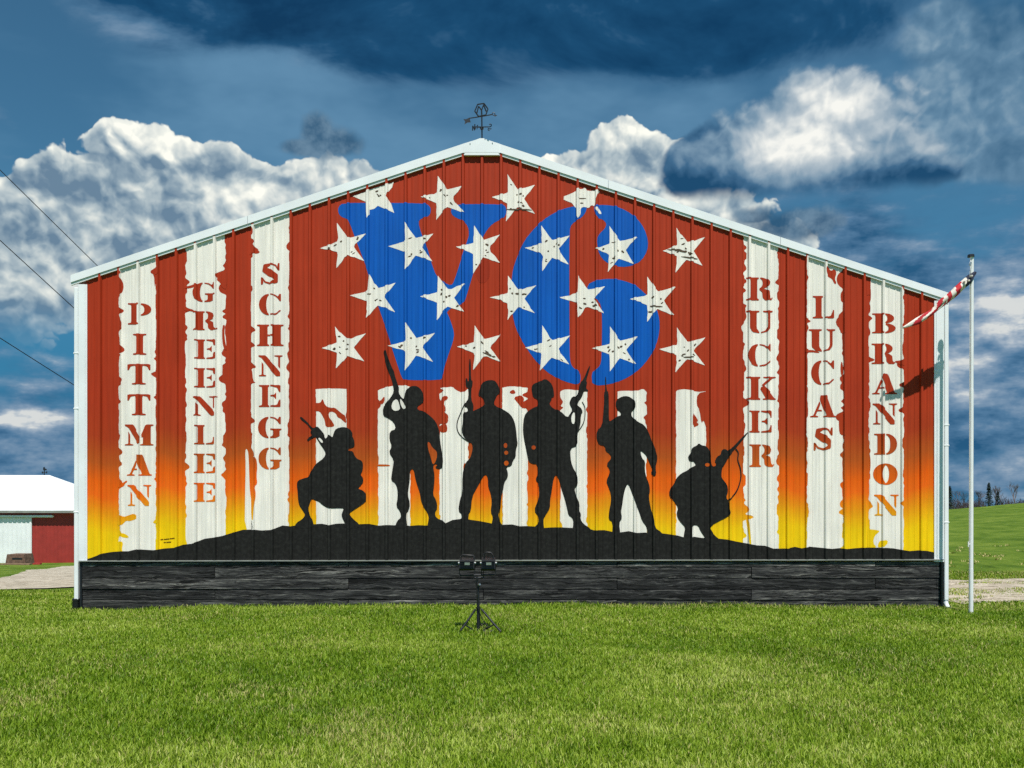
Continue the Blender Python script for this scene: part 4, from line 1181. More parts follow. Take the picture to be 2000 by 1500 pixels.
for x0_, x1_ in ((1894.8, 1892.6), ):
    b.tube([P(1896, 508, FY - 0.03), P(1894, 514, FY - 0.035), P(1897, 534, FY - 0.035)], 0.004, 5)
    b.tube([P(1894.3, 530, FY - 0.035), P(1893.4, 800, FY - 0.035), P(1892.8, 1060, FY - 0.035)], 0.003, 5)
b.build('halyard', M_POLE, fp)
b = MB(); c3 = P(1891.3, 1063, FY - 0.035)
b.tube([c3 + Vector((0, 0, -0.04)), c3 + Vector((0, 0, 0.04))], 0.009, 6); b.tube([c3, c3 + Vector((0.03, 0.01, 0))], 0.008, 6); b.build('cleat', M_POLE, fp)

M_FR = simple('flag_red_cloth', srgb(186, 26, 40), 0.75, 0, 0.15, 20)
M_FW = simple('flag_white_cloth', srgb(226, 218, 206), 0.75, 0, 0.10, 20)
M_FB = simple('flag_navy_cloth', srgb(24, 32, 58), 0.75, 0, 0.15, 20)
upe = [(1903, 531), (1892, 539), (1879, 549), (1864, 562), (1851, 575), (1836, 587), (1824, 601), (1812, 609), (1789, 622), (1763, 639)]
loe = [(1905, 535), (1896, 553), (1882, 563), (1866, 577), (1850, 591), (1837, 601), (1822, 614), (1804, 625), (1794, 632), (1764, 641.5)]
flg = MB()
NT_, NA = 64, 20
rf_ = random.Random(3)
def lerp_list(l, t):
    x = t * (len(l) - 1); i = min(int(x), len(l) - 2); f = x - i
    return (l[i][0] * (1 - f) + l[i + 1][0] * f, l[i][1] * (1 - f) + l[i + 1][1] * f)
for i in range(NT_ + 1):
    t = i / NT_
    u = lerp_list(upe, t); l = lerp_list(loe, t)
    yc = FY + (-0.50 - FY) * t - 0.02
    pu, pl_ = P(*u, yc), P(*l, yc)
    c = (pu + pl_) / 2; ax = (pu - pl_) * 0.62
    dr = 0.020 + 0.05 * math.sin(min(1, t * 1.15 + 0.05) * math.pi) ** 0.8 * (1 - 0.3 * t)
    for k in range(NA):
        a = 2 * math.pi * k / NA
        fold = 1 + 0.16 * math.cos(3 * a + t * 9) + 0.10 * math.cos(5 * a - t * 14)
        q = c + ax * (math.sin(a) * min(fold, 1.06)) + Vector((0.012 * math.cos(a * 2 + t * 11), math.cos(a) * dr * fold, 0))
        flg.v.append(tuple(q))
bands = [(0.19, 2), (0.27, 1), (0.34, 0), (0.41, 1), (0.475, 0), (0.54, 1), (0.66, 0), (0.76, 1), (0.88, 0), (2, 1)]
for i in range(NT_):
    for k in range(NA):
        t = (i + .5) / NT_
        a = 2 * math.pi * (k + .5) / NA
        tw = 0.015 * math.sin(a) if t < 0.5 else 0.075 * math.sin(a + 0.5)
        tt = t + tw
        flg.cur = next(m_ for lim, m_ in bands if tt < lim)
        k2 = (k + 1) % NA
        flg.face([i * NA + k, i * NA + k2, (i + 1) * NA + k2, (i + 1) * NA + k])
flg.cur = 2; flg.face(list(range(NA))[::-1]); flg.cur = 1; flg.face([NT_ * NA + k for k in range(NA)])
flag = empty('flag', (P(1896, 545, FY).x, FY, P(1896, 545, FY).z))
tag(flag, 'furled red, white and navy striped flag streaming from the flagpole', 'flag')
fl_o = flg.build('flag_cloth', [M_FR, M_FW, M_FB], flag, True)
for (x, y) in ((1898.5, 538.5), (1893, 547.5), (1885.5, 549.5)):
    b = MB(); c3 = P(x, y, FY - 0.085)
    sp5 = []
    for q in range(10):
        rr = 0.016 if q % 2 == 0 else 0.008
        sp5.append((c3.x + rr * math.sin(q * math.pi / 5), c3.z + rr * math.cos(q * math.pi / 5)))
    b.prism(sp5, c3.y - 0.004, c3.y + 0.06); b.build('flag_star', M_FW, fl_o)

# ------------------------------------------------------------------ work light on tripod
TY = D * ((1188 - HZ) / (1235.0 - HZ)) - D
def T(x, y, dy=0.0):   # tracing units of the tripod detail
    return P(860 + x / 7.5, 1060 + y / 7.5, TY + dy)
root = T(558, 1310); root.z = gz(root.x, TY)
tl = empty('work_light', root)
tag(tl, 'black twin halogen work light on a folding tripod stand', 'work light')
b = MB(); b.tube([T(556, 1318), T(556, 940)], 0.0215, 10); b.build('stand_tube', M_BLKMETAL, tl, True)
b = MB(); b.tube([T(556, 945), T(550, 640)], 0.019, 10); b.tube([T(550, 645), T(538, 490)], 0.013, 10); b.build('pole', M_BLKMETAL, tl, True)
b = MB(); b.tube([T(552, 650), T(552, 590)], 0.026, 10); b.tube([T(556, 965), T(556, 940)], 0.03, 10); b.build('collar', M_BLKPLASTIC, tl, True)
b = MB(); b.tube([T(560, 615, -0.03), T(580, 610, -0.055)], 0.014, 8); b.build('knob', M_STEEL, tl, True)
for (pts_, dy) in (([(520, 970), (360, 1200), (295, 1285)], -0.10), ([(600, 970), (790, 1195), (885, 1300)], -0.12), ([(560, 975), (575, 1150), (590, 1285)], 0.26)):
    b = MB(); b.tube([T(*pts_[0]), T(*pts_[1], dy * .65), T(*pts_[2], dy)], 0.0135, 8)
    lg = b.build('leg', M_BLKMETAL, tl, True)
    b = MB(); b.tube([T(pts_[1][0], pts_[1][1], dy * .65), T(556 + (pts_[1][0] - 556) * 0.30, 1290, dy * .2)], 0.010, 6); b.build('brace', M_BLKMETAL, lg)
b = MB(); b.tube([T(285, 478), T(790, 470)], 0.0105, 8)
b.tube([T(500, 478), T(500, 512)], 0.009, 6); b.tube([T(630, 478), T(630, 515)], 0.009, 6); b.tube([T(500, 512), T(632, 515)], 0.009, 6)
b.build('crossbar', M_BLKMETAL, tl, True)
def lamp(x0_, x1_, y0_, y1_, handle):
    cx = (x0_ + x1_) / 2
    b = MB()
    p0 = T(x0_, y1_); p1 = T(x1_, y0_)
    h_ = p1.z - p0.z
    # housing seen from behind: a wedge with cooling fins, glass towards the barn
    prof_ = [(-0.07, 0.18), (-0.05, 0.0), (0.07, -0.02), (0.10, 0.0), (0.10, 1.0), (0.05, 1.02), (-0.045, 0.86)]
    n = len(prof_)
    vs_ = [(p0.x, TY + a, p0.z + c * h_) for a, c in prof_] + [(p1.x, TY + a, p0.z + c * h_) for a, c in prof_]
    b.add(vs_, [tuple(range(n))[::-1], tuple(range(n, 2 * n))] + [(i, (i + 1) % n, n + (i + 1) % n, n + i) for i in range(n)])
    for q in range(4):
        z = p0.z + h_ * (0.30 + 0.15 * q)
        b.box(p0.x + 0.008, p1.x - 0.008, TY - 0.082, TY - 0.04, z, z + 0.006)
    hd = b.build('lamp_head', M_BLKPLASTIC, tl)
    b = MB(); b.box(p0.x + 0.012, p1.x - 0.012, TY + 0.1005, TY + 0.105, p0.z + 0.03 * h_, p0.z + 0.97 * h_); b.build('lamp_glass', M_STEEL, hd)
    b = MB(); c3 = T(cx + 10, (y0_ + y1_) / 2 - 15); b.box(c3.x - 0.036, c3.x + 0.03, TY - 0.092, TY - 0.083, c3.z - 0.017, c3.z + 0.017); b.build('rating_plate', M_STEEL, hd)
    for xx in (x0_ - 8, x1_ + 8):
        c3 = T(xx, (y0_ + y1_) / 2 - 18)
        b = MB(); b.tube([c3 + Vector((-0.012, -0.02, 0)), c3 + Vector((0.012, -0.02, 0))], 0.017, 10); b.build('knob', M_STEEL, hd)
    b = MB(); b.tube([T(x0_ - 6, (y0_ + y1_) / 2 - 20), T(x0_ - 6, y1_ + 60), T(x0_ + 20, 470)], 0.006, 6); b.tube([T(x1_ + 6, (y0_ + y1_) / 2 - 20), T(x1_ + 6, y1_ + 60), T(x1_ - 10, 470)], 0.006, 6); b.build('yoke', M_BLKMETAL, hd)
    b = MB(); b.tube([T(*q) for q in handle], 0.0105, 8); b.build('handle', M_BLKPLASTIC, hd, True)
lamp(285, 500, 228, 402, [(300, 250), (305, 195), (330, 178), (480, 188), (498, 215), (495, 250)])
lamp(606, 806, 222, 408, [(640, 250), (640, 160), (680, 140), (740, 145), (772, 185), (775, 250)])
b = MB()
r8 = random.Random(2)
cp_ = [T(545, 520, -0.03), T(510, 560, -0.03), T(528, 640, -0.03), T(548, 800, -0.035), T(545, 940, -0.03), T(590, 1060, -0.04), T(630, 1150, -0.05), T(690, 1200, -0.07), T(640, 1250, -0.10), T(600, 1200, -0.06), T(660, 1170, -0.05), T(690, 1230, -0.04), T(620, 1285, -0.12), T(700, 1300, -0.12), T(780, 1295, -0.10)]
b.tube(cp_, 0.006, 6); b.tube([T(730, 1300, -0.1), T(785, 1290, -0.1)], 0.018, 8); b.build('power_cord', M_BLKPLASTIC, tl, True)

# ------------------------------------------------------------------ overhead cables
def cable(label, pa, da, pb, db, sag, r=0.0075):
    a = P(*pa, da - D); b_ = P(*pb, db - D)
    mb = MB()
    pts_ = []
    for i in range(25):
        t = i / 24
        p = a.lerp(b_, t); p.z -= sag * 4 * t * (1 - t)
        pts_.append(p)
    mb.tube(pts_, r, 6)
    o = mb.build('power_cable', M_BLKPLASTIC, None, True)
    tag(o, label, 'cable', 'overhead cables running to the barn')
cable('topmost dark overhead cable sloping down behind the barn roof', (-5917, -5525), 2.66, (592, 912), 27.0, 0.05)
cable('middle dark overhead cable meeting the barn near its downspout top', (-5917, -4998), 2.66, (541, 962), 24.0, 0.06)
cable('lowest dark overhead cable crossing the deep blue sky gap', (-5917, -3162), 2.66, (541, 1000), 24.0, 0.08)

up_ = empty('utility_pole', (-11.5, 2.66 - D, 0))
tag(up_, 'weathered wooden utility pole carrying three cables to the barn', 'utility pole')
b = MB(); b.tube([(-11.5, 2.66 - D - 0.12, -0.3), (-11.5, 2.66 - D - 0.12, 13.0)], [0.15, 0.10], 12); b.build('post', M_BOARDW, up_, True)
for z_ in (12.58, 11.7, 8.65):
    b = MB(); b.tube([(-11.5, 2.66 - D - 0.05, z_), (-11.5, 2.66 - D + 0.02, z_)], [0.03, 0.045], 8); b.build('insulator', M_STEEL, up_)

# ------------------------------------------------------------------ red machine shed far left
SY = 37.0
sh = empty('machine_shed', (P(60, 1097, SY).x, SY, gz(P(60, 1097, SY).x, SY)))
tag(sh, 'distant red metal shed with white roof and white sliding door', 'shed')
def Q(px, py, y=SY): return P(px, py, y)
xl_, xr_ = Q(-330, 1097).x, Q(165, 1097).x
zb = Q(0, 1099).z - 0.3; ze = Q(0, 999).z
b = MB()
n = 0; x = xl_
prev = None
stepx = 0.115
pts_ = []
while x < xr_:
    pts_ += [(x, 0.0), (x + stepx * 0.62, 0.0), (x + stepx * 0.74, -0.02), (x + stepx * 0.88, -0.02)]; x += stepx * 2
for (xx, yy) in pts_: b.v.append((xx, SY + yy, zb)); b.v.append((xx, SY + yy, ze))
for i in range(len(pts_) - 1): b.face([2 * i, 2 * i + 2, 2 * i + 3, 2 * i + 1])
b.box(xl_, xr_, SY + 0.02, SY + 0.1, zb, ze)
b.box(xl_, xl_ + 0.1, SY + 0.1, SY + 7, zb, ze); b.box(xr_ - 0.1, xr_, SY + 0.1, SY + 7, zb, ze)
b.build('wall', M_REDSHED, sh)
b = MB()
rzt = Q(0, 930).z
ridge_y = SY + 3.4
sc_ = (D + ridge_y) / (D + SY)
zr = EYE + (HZ - 929.5) * (D + ridge_y) / F
xrr = (97 - 1000) * (D + ridge_y) / F
# hip-ended roof: ridge stops short of the right end
ev = 0.35
A = [(xl_ - ev, SY - ev, ze - 0.02), (xr_ + ev, SY - ev, ze - 0.02), (xr_ + ev, SY + 7 + ev, ze - 0.02), (xl_ - ev, SY + 7 + ev, ze - 0.02), (xl_ + 5, ridge_y, zr), (xrr, ridge_y, zr)]
A2 = [(x, y, z + 0.09) if i < 4 else (x, y, z + 0.05) for i, (x, y, z) in enumerate(A)]
b.add(A2, [(0, 1, 5, 4), (1, 2, 5), (2, 3, 4, 5), (3, 0, 4)])
b.add(A[:4] + A2[:4], [(0, 3, 2, 1), (0, 1, 5, 4), (1, 2, 6, 5), (2, 3, 7, 6), (3, 0, 4, 7)])
rf = b.build('roof', M_TRIM2, sh)
b = MB(); b.box(xl_ - ev, xr_ + ev, SY - ev - 0.06, SY - ev - 0.002, ze - 0.08, ze + 0.07); b.build('gutter', M_FLASH, rf)
b = MB()
dx0, dx1 = Q(-150, 0).x, Q(62, 0).x
x = dx0; pts_ = []
while x < dx1 - 0.05:
    pts_ += [(x, 0), (x + 0.14, 0), (x + 0.17, -0.03), (x + 0.22, -0.03), (x + 0.25, 0)]; x += 0.28
for (xx, yy) in pts_: b.v.append((xx, SY - 0.09 + yy, zb + 0.28)); b.v.append((xx, SY - 0.09 + yy, Q(0, 1011).z))
for i in range(len(pts_) - 1): b.face([2 * i, 2 * i + 2, 2 * i + 3, 2 * i + 1])
b.box(dx0, dx1, SY - 0.088, SY - 0.04, zb + 0.28, Q(0, 1011).z)
b.box(dx1 - 0.06, dx1 + 0.03, SY - 0.135, SY - 0.09, zb + 0.28, Q(0, 1011).z)
dr_ = b.build('sliding_door', M_TRIM, sh)
b = MB(); b.bbox(Q(-150, 0).x, Q(106.5, 0).x, SY - 0.22, SY - 0.03, Q(0, 1010.5).z, Q(0, 1006).z, 0.02); b.build('door_track', M_TRIM, sh)

# its own little weathervane
v2 = empty('weathervane', (Q(86.5, 930, ridge_y).x, ridge_y, zr + 0.05))
tag(v2, 'tiny dark weathervane on the distant shed roof ridge', 'weathervane')
def V2(px, py): return P(px, py, ridge_y)
b = MB(); b.tube([V2(86.5, 931), V2(86.5, 914)], 0.03, 6); b.build('mast', M_BLKMETAL, v2)
b = MB(); b.tube([V2(81.5, 923), V2(92.5, 922)], 0.025, 5); b.tube([V2(83, 921), V2(83, 925)], 0.03, 5); b.tube([V2(91, 920.5), V2(91, 924.5)], 0.03, 5); b.build('compass_arm', M_BLKMETAL, v2)
b = MB(); y3 = ridge_y
b.prism([(V2(*q).x, V2(*q).z) for q in ((84, 917), (85, 912.5), (87, 912), (88, 915), (91, 916), (91, 918.5), (86, 919))], y3 - 0.02, y3 + 0.02); b.build('arrow', M_BLKMETAL, v2)

# rusty iron box by the shed door
RY = 33.0
g0_ = gz(P(30, 1098, RY).x, RY)
def Rp(px, py): 
    p = P(px, py, RY); return (p.x, p.z)
zfix = g0_ - P(30, 1098.5, RY).z
ri = empty('rusty_iron_box', (P(30, 1098, RY).x, RY, g0_))
tag(ri, 'rusty tapered iron box with a slot before the shed door', 'box')
b = MB(); b.prism([(x, z + zfix) for x, z in (Rp(10, 1099), Rp(50, 1099), Rp(46, 1078), Rp(13.5, 1078))], RY, RY + 0.9); bx_ = b.build('body', M_RUST, ri)
b = MB(); b.prism([(x, z + zfix) for x, z in (Rp(22, 1096), Rp(47, 1096), Rp(45, 1082), Rp(22, 1082))], RY - 0.05, RY - 0.002); b.build('door', M_RUST, ri)
b = MB(); b.prism([(x, z + zfix) for x, z in (Rp(25, 1088), Rp(44, 1088), Rp(44, 1084.5), Rp(25, 1084.5))], RY - 0.06, RY - 0.052); b.build('slot', M_BLKMETAL, ri)
for (xa, xb, dy, mt, lb) in ((2, 60, -0.9, M_BOARDW, 'weathered grey board lying before the rusty iron box'), (66, 80, -0.3, M_REDSHED, 'short red board lying on the grass by the red shed wall')):
    a_4 = P(xa, 1100, RY + dy); b_4 = P(xb, 1100, RY + dy)
    z_ = gz((a_4.x + b_4.x) / 2, RY + dy)
    b = MB(); b.bbox(a_4.x, b_4.x, RY + dy - 0.12, RY + dy + 0.1, z_ - 0.02, z_ + 0.09, 0.01); tag(b.build('loose_board', mt), lb, 'board')

# ------------------------------------------------------------------ far trees at right
def foliage_mat(name, c):
    return simple(name, c, 0.85, 0, 0.45, 1.2)
M_BARK = simple('grey_bark', srgb(92, 84, 80), 0.9, 0, 0.25, 3)
M_TWIG = simple('bare_twigs', srgb(104, 92, 92), 0.9, 0, 0.25, 2)
M_SPRUCE = foliage_mat('spruce_needles', srgb(34, 56, 48))
M_BRUSH = simple('leafless_brush', srgb(74, 62, 66), 0.95, 0, 0.35, 1.5)

def bare_tree(px, py_base, py_top, y, seed, label, spread=0.55, group=None):
    r = random.Random(seed)
    base = P(px, py_base, y); top = P(px, py_top, y)
    H = top.z - base.z
    gbase = gz(base.x, y)
    base.z = min(base.z, gbase)
    t = empty('bare_tree', base)
    tag(t, label, 'tree', group)
    tk = MB(); cr = MB()
    tot = top.z - base.z
    def grow(p, d, L_, rad, lev):
        mb = tk if lev < 1 else cr
        q = p + d * L_
        mid = p.lerp(q, 0.5) + Vector((r.uniform(-1, 1), r.uniform(-1, 1), r.uniform(-.3, .5))) * L_ * 0.06
        mb.tube([p, mid, q], [rad, rad * 0.85, rad * 0.66], 5 if lev < 3 else 3, caps=False)
        if lev >= 6 or L_ < H * 0.03: return
        for k in range(r.choice((2, 3, 3))):
            a = r.uniform(0, 6.28); s_ = r.uniform(0.35, 0.95) * spread
            n_ = (d + Vector((math.cos(a) * s_, math.sin(a) * s_, r.uniform(-0.02, 0.28)))).normalized()
            grow(p.lerp(q, r.uniform(0.7, 1.0)), n_, L_ * r.uniform(0.62, 0.82), rad * 0.60, lev + 1)
    grow(base, Vector((0, 0, 1)), tot * 0.30, H * 0.028, 0)
    # rescale so that the crown tips reach the traced height
    zm = max(v[2] for v in cr.v)
    k_ = tot / max(0.1, (zm - base.z))
    for mb in (tk, cr):
        mb.v = [(base.x + (x - base.x) * k_, y + (yy - y) * k_, base.z + (z - base.z) * k_) for x, yy, z in mb.v]
    tk.build('trunk', M_BARK, t); cr.build('crown', M_TWIG, t)

def spruce(px, py_base, py_top, wpx, y, seed, label):
    r = random.Random(seed)
    base = P(px, py_base, y); top = P(px, py_top, y)
    base.z = min(base.z, gz(base.x, y))
    H = top.z - base.z; Wd = wpx * (D + y) / F / 2
    t = empty('spruce_tree', base)
    tag(t, label, 'tree', 'spruces beyond the hill')
    b = MB(); b.tube([base, Vector((base.x, y, top.z - 0.02 * H))], [H * 0.022, H * 0.004], 6); b.build('trunk', M_BARK, t)
    c = MB()
    for i in range(900):
        f = r.random() ** 0.8
        z = base.z + H * (0.10 + 0.89 * f)
        rr = Wd * (1 - f) ** 0.85 * r.uniform(0.25, 1.08) * (0.82 + 0.18 * math.sin(f * 42)) + 0.03
        a = r.uniform(0, 6.283)
        p = Vector((base.x + math.cos(a) * rr, y + math.sin(a) * rr, z - rr * 0.22))
        d = Vector((math.cos(a), math.sin(a), -0.35)); sdv = Vector((-math.sin(a), math.cos(a), r.uniform(-.4, .4)))
        s_ = H * r.uniform(0.018, 0.042)
        c.add([p - d * s_, p + sdv * s_ * .55, p + d * s_ * 1.2, p - sdv * s_ * .55], [(0, 1, 2, 3)])
    c.build('crown', M_SPRUCE, t)

def brush(px, py_base, py_top, wpx, y, seed, label):
    r = random.Random(seed)
    base = P(px, py_base, y); top = P(px, py_top, y)
    base.z = min(base.z, gz(base.x, y))
    H = top.z - base.z; Wd = wpx * (D + y) / F / 2
    t = empty('leafless_thicket', base)
    tag(t, label, 'shrub', 'leafless thickets beyond the hill')
    c = MB(); s_ = MB()
    for i in range(9):
        a = r.uniform(0, 6.28); q = base + Vector((math.cos(a) * Wd * .5, math.sin(a) * Wd * .5, H * .7))
        s_.tube([base + Vector((math.cos(a) * Wd * .25, math.sin(a) * Wd * .25, -0.1)), q], [0.07, 0.03], 4)
    s_.build('stem', M_BARK, t)
    for i in range(620):
        a = r.uniform(0, 6.28); rr = Wd * r.random() ** 0.5; f = r.random() ** 0.7
        p = base + Vector((math.cos(a) * rr, math.sin(a) * rr, H * f * (1 - 0.45 * (rr / Wd) ** 2) * r.uniform(.75, 1.0)))
        d = Vector((r.uniform(-.6, .6), r.uniform(-.6, .6), 1)).normalized() * H * r.uniform(.06, .16)
        w_ = Vector((r.uniform(-1, 1), r.uniform(-1, 1), 0)).normalized() * 0.035
        c.add([p - w_, p + w_, p + d], [(0, 1, 2)])
    c.build('crown', M_BRUSH, t)

TYY = 100.0
bare_tree(1982, 990, 940, 96.0, 4, 'wide leafless tree standing alone on the grassy hill crest', 0.62)
bare_tree(1944, 992, 947, 112.0, 9, 'slim leafless tree just behind the tall spruce', 0.5)
bare_tree(1880, 994, 957, 118.0, 12, 'low leafless tree in the far thicket beside the barn corner', 0.7)
bare_tree(1908, 994, 956, 118.0, 15, 'low leafless tree in the far thicket behind the flagpole', 0.75)
spruce(1931.5, 992, 942, 22, 100.0, 3, 'tall pointed dark spruce on the far hill crest')
spruce(1949, 990, 960, 20, 104.0, 5, 'shorter dark spruce right beside the tall pointed one')
spruce(1855, 996, 949, 22, 92.0, 8, 'ragged dark spruce half hidden by the barn corner downspout')
for i, (px, w, top) in enumerate(((1864, 26, 970), (1880, 26, 972), (1897, 28, 971), (1914, 24, 970), (1962, 26, 968), (1975, 24, 973), (1994, 26, 972))):
    brush(px, 996, top, w, 108 + (i % 3) * 3, 30 + i, 'low purplish brown leafless thicket on the far hill crest')

# ------------------------------------------------------------------ grass
def grass_mat():
    m_, nt, bs = new_mat('grass_blades')
    at = nt.n('ShaderNodeAttribute', attribute_name='tint')
    sp_ = nt.n('ShaderNodeSeparateColor'); nt.put(sp_.inputs[0], at.outputs['Color'])
    c = nt.ramp(sp_.outputs[0], [(0.0, srgb(79, 112, 12)), (0.30, srgb(115, 147, 27)), (0.60, srgb(149, 172, 52)), (0.85, srgb(183, 196, 95)), (1.0, srgb(204, 210, 132))])
    c = nt.mix(sp_.outputs[1], c, srgb(196, 186, 122))
    nt.put(bs.inputs['Base Color'], c)
    bs.inputs['Roughness'].default_value = 0.5
    bs.inputs['Specular IOR Level'].default_value = 0.3
    tr_ = nt.n('ShaderNodeBsdfTranslucent'); nt.put(tr_.inputs[0], nt.mix(1.0, c, (0.9, 1.0, 0.45), 'MULTIPLY'))
    mx = nt.n('ShaderNodeMixShader'); mx.inputs[0].default_value = 0.30
    out = [n_ for n_ in m_.node_tree.nodes if n_.type == 'OUTPUT_MATERIAL'][0]
    m_.node_tree.links.new(bs.outputs[0], mx.inputs[1]); m_.node_tree.links.new(tr_.outputs[0], mx.inputs[2]); m_.node_tree.links.new(mx.outputs[0], out.inputs[0])
    return m_
M_GRASS = grass_mat()

g = np.random.default_rng(12)
def vnoise(x, y, sc, seed):
    """smooth value noise on arrays"""
    r_ = np.random.default_rng(seed)
    tab = r_.random((64, 64))
    u = x * sc + 1000.0; v = y * sc + 1000.0
    i = np.floor(u).astype(int); j = np.floor(v).astype(int)
    fu = u - i; fv = v - j
    fu = fu * fu * (3 - 2 * fu); fv = fv * fv * (3 - 2 * fv)
    a = tab[i % 64, j % 64]; b = tab[(i + 1) % 64, j % 64]; c = tab[i % 64, (j + 1) % 64]; d = tab[(i + 1) % 64, (j + 1) % 64]
    return (a * (1 - fu) + b * fu) * (1 - fv) + (c * (1 - fu) + d * fu) * fv

def in_poly(x, y, poly):
    c = np.zeros(len(x), bool); n = len(poly)
    for i in range(n):
        x1, y1 = poly[i]; x2, y2 = poly[i - 1]
        cond = ((y1 > y) != (y2 > y))
        c ^= cond & (x < (x2 - x1) * (y - y1) / ((y2 - y1) if y2 != y1 else 1e-9) + x1)
    return c

BX, BY, BD = [], [], []
def scatter(d0, d1, dens, wmul, tanx=0.72):
    """blades in a band of distance from the viewer's spot on the lawn"""
    n_steps = 10
    for k in range(n_steps):
        a = d0 + (d1 - d0) * k / n_steps; b_ = d0 + (d1 - d0) * (k + 1) / n_steps
        hw = b_ * tanx + 2.2
        n = int(dens * (b_ - a) * 2 * hw)
        x = g.uniform(-hw, hw, n); y = g.uniform(a, b_, n) - D
        keep = ~((x > wx(154)) & (x < wx(1845)) & (y > -0.015))
        keep &= ~in_poly(x, y, G_LEFT)
        gr_ = in_poly(x, y, G_RIGHT)
        keep &= ~(gr_ & (vnoise(x, y * 2.2, 1.1, 3) * 0.6 + vnoise(x, y * 2.0, 4.0, 13) * 0.4 < np.where(y < 2.6, 0.44, 0.60)))
        x = x[keep]; y = y[keep]
        BX.append(x); BY.append(y); BD.append(np.full(len(x), wmul))
scatter(3.2, 4.3, 3200, 1.1)
scatter(4.3, 7.0, 6000, 1.0)
scatter(7.0, 10.0, 4300, 1.15)
scatter(10.0, 13.2, 3000, 1.35)
scatter(13.2, 19.0, 1000, 1.9, 0.70)
x = np.concatenate(BX); y = np.concatenate(BY); wm = np.concatenate(BD)
N = len(x)
# height map on a grid, sampled for the blade roots
zz = np.array([gz(a, b_) for a, b_ in zip(x.tolist(), y.tolist())])
patch = vnoise(x, y * 1.8, 0.5, 1) * 0.35 + vnoise(x, y * 1.6, 1.7, 2) * 0.25 + vnoise(x, y, 5.0, 4) * 0.2 + vnoise(x, y, 13.0, 14) * 0.2
tall = vnoise(x, y, 0.9, 5) * 0.25 + vnoise(x, y, 3.0, 6) * 0.35 + vnoise(x, y, 9.0, 16) * 0.4
H_ = (0.028 + 0.033 * g.random(N) ** 1.2) * (0.55 + 0.9 * tall)
near_wall = np.exp(-((y + 0.05) / 0.10) ** 2)
H_ *= 1 + 0.8 * near_wall * g.random(N)
Wb = (0.0026 + 0.0024 * g.random(N)) * wm
ang = g.uniform(0, 2 * np.pi, N)
lean = g.uniform(0.15, 0.85, N) * H_
la = ang + g.normal(0, 0.7, N)
dx, dy = np.cos(la) * lean, np.sin(la) * lean
px_, py_ = -np.sin(ang) * Wb, np.cos(ang) * Wb
patch = np.clip((patch - 0.5) * 1.5 + 0.5, 0, 1)
tint = np.clip(0.11 + 0.66 * patch + g.normal(0, 0.14, N) + 0.10 * np.clip((-y - 3.0) / 6.0, 0, 1), 0, 1)
dryp = np.clip((vnoise(x, y, 0.9, 8) * 0.55 + vnoise(x, y, 3.2, 9) * 0.45 - 0.52) * 3.0, 0, 1)
dryp *= np.clip(0.30 + np.clip((-x - 0.2) / 3.0, 0, 1) * np.clip((-y - 4.5) / 3.0, 0, 1) + 0.25 * np.clip((-y - 6.5) / 2.0, 0, 1), 0, 1)
dry = (g.random(N) < 0.05 + 0.78 * dryp) * g.uniform(0.45, 1.0, N)
dry = np.where((y > -0.35) & (x > 1.5) & (g.random(N) < 0.30), 0.8, dry)
co = np.zeros((N, 5, 3))
r0 = np.stack([x, y, zz - 0.004], 1)
side_ = np.stack([px_, py_, np.zeros(N)], 1)
mid_ = np.stack([x + dx * 0.32, y + dy * 0.32, zz + H_ * 0.58], 1)
tip_ = np.stack([x + dx, y + dy, zz + H_ * (1 - 0.25 * (lean / H_) ** 2)], 1)
co[:, 0] = r0 - side_; co[:, 1] = r0 + side_; co[:, 2] = mid_ - side_ * 0.8; co[:, 3] = mid_ + side_ * 0.8; co[:, 4] = tip_
me = bpy.data.meshes.new('lawn_grass')
me.vertices.add(N * 5)
me.vertices.foreach_set('co', co.reshape(-1).astype(np.float32))
base_i = (np.arange(N) * 5)[:, None]
tris = np.concatenate([base_i + np.array([[0, 1, 3]]), base_i + np.array([[0, 3, 2]]), base_i + np.array([[2, 3, 4]])], 1).reshape(-1)
me.loops.add(len(tris)); me.loops.foreach_set('vertex_index', tris.astype(np.int32))
nf = len(tris) // 3
me.polygons.add(nf)
me.polygons.foreach_set('loop_start', (np.arange(nf) * 3).astype(np.int32))
me.polygons.foreach_set('use_smooth', np.ones(nf, bool))
at = me.attributes.new('tint', 'FLOAT_COLOR', 'POINT')
colr = np.zeros((N, 5, 4), np.float32); colr[:, :, 0] = tint[:, None]; colr[:, :, 1] = dry[:, None]; colr[:, :, 3] = 1
at.data.foreach_set('color', colr.reshape(-1))
me.materials.append(M_GRASS)
me.update(); me.validate()
tag(link_mesh('lawn_grass', me), 'short bright green lawn grass with straw coloured patches', 'grass', kind='stuff')
print('BLADES', N, 'tris', nf)

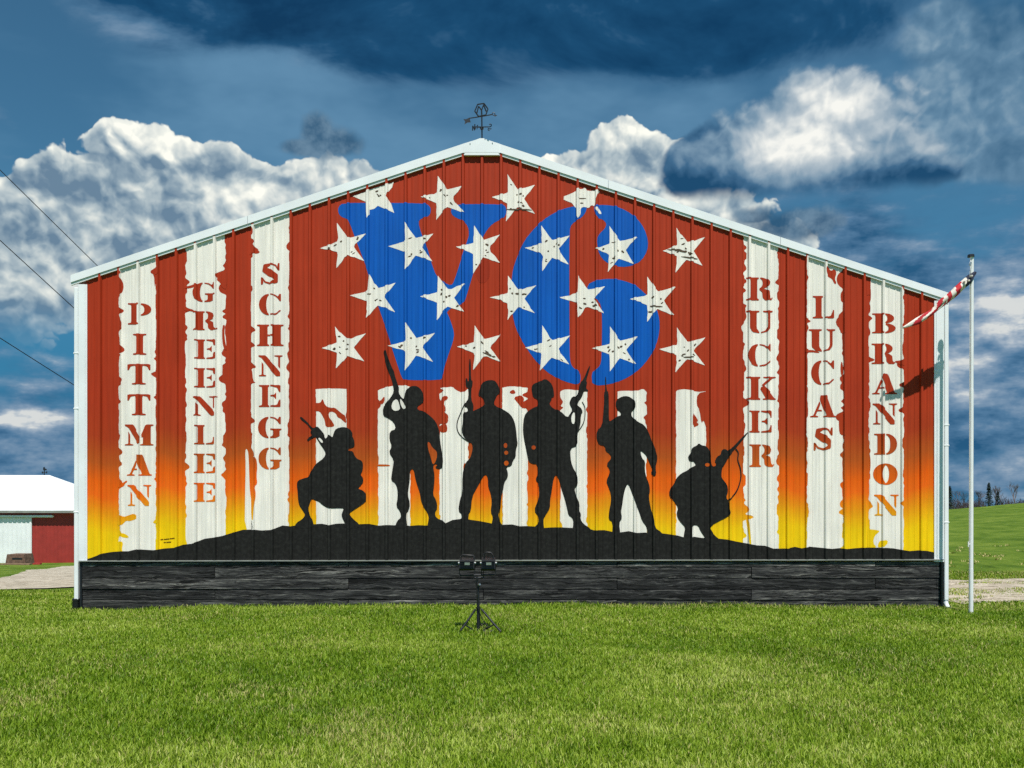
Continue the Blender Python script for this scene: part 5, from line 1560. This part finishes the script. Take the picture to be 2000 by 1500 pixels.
# pale dead tufts and clods low on the far slope
def tufts(name, n, rx, ry, size, mat, label, cat, seed):
    r = random.Random(seed); mb = MB()
    for i in range(n):
        x = r.uniform(*rx); y = r.uniform(*ry)
        z = gz(x, y)
        s_ = size * r.uniform(0.6, 1.5)
        k_ = 6
        vs_ = [(x + math.cos(a * 6.283 / k_) * s_ * r.uniform(.6, 1.2), y + math.sin(a * 6.283 / k_) * s_ * r.uniform(.6, 1.2), z - 0.02) for a in range(k_)]
        vs_ += [(x + (v[0] - x) * .6, y + (v[1] - y) * .6, z + s_ * r.uniform(.25, .5)) for v in vs_] + [(x, y, z + s_ * .55)]
        fs_ = [(a, (a + 1) % k_, k_ + (a + 1) % k_, k_ + a) for a in range(k_)] + [(k_ + a, k_ + (a + 1) % k_, 2 * k_) for a in range(k_)]
        mb.add(vs_, fs_)
    tag(mb.build(name, mat), label, cat, kind='stuff')
M_STRAW = simple('dead_straw', srgb(176, 162, 110), 0.95, 0, 0.3, 5)
M_STONE = simple('pale_stone', srgb(186, 178, 162), 0.9, 0, 0.3, 9)
r_ = random.Random(1); mb = MB()
for i in range(70):
    x = r_.uniform(9.5, 24); y = r_.uniform(6.0, 14)
    if r_.random() < 0.5: x = r_.gauss(13.5, 2.5); y = r_.gauss(9.5, 1.6)
    for k in range(14):
        bx_, by_ = x + r_.gauss(0, 0.07), y + r_.gauss(0, 0.07)
        z = gz(bx_, by_)
        a = r_.uniform(0, 6.28); L_ = r_.uniform(0.05, 0.12); w_ = 0.012
        mb.add([(bx_ - w_ * math.sin(a), by_ + w_ * math.cos(a), z - 0.01), (bx_ + w_ * math.sin(a), by_ - w_ * math.cos(a), z - 0.01), (bx_ + math.cos(a) * L_, by_ + math.sin(a) * L_, z + L_ * r_.uniform(.3, .9))], [(0, 1, 2)])
tag(mb.build('straw_tufts', M_STRAW), 'pale dead straw tufts scattered low on the green hill', 'straw', kind='stuff')
tufts('gravel_stones', 2600, (7.5, 16), (0.6, 4.4), 0.030, M_STONE, 'loose pale stones scattered over the gravel path', 'gravel', 2)
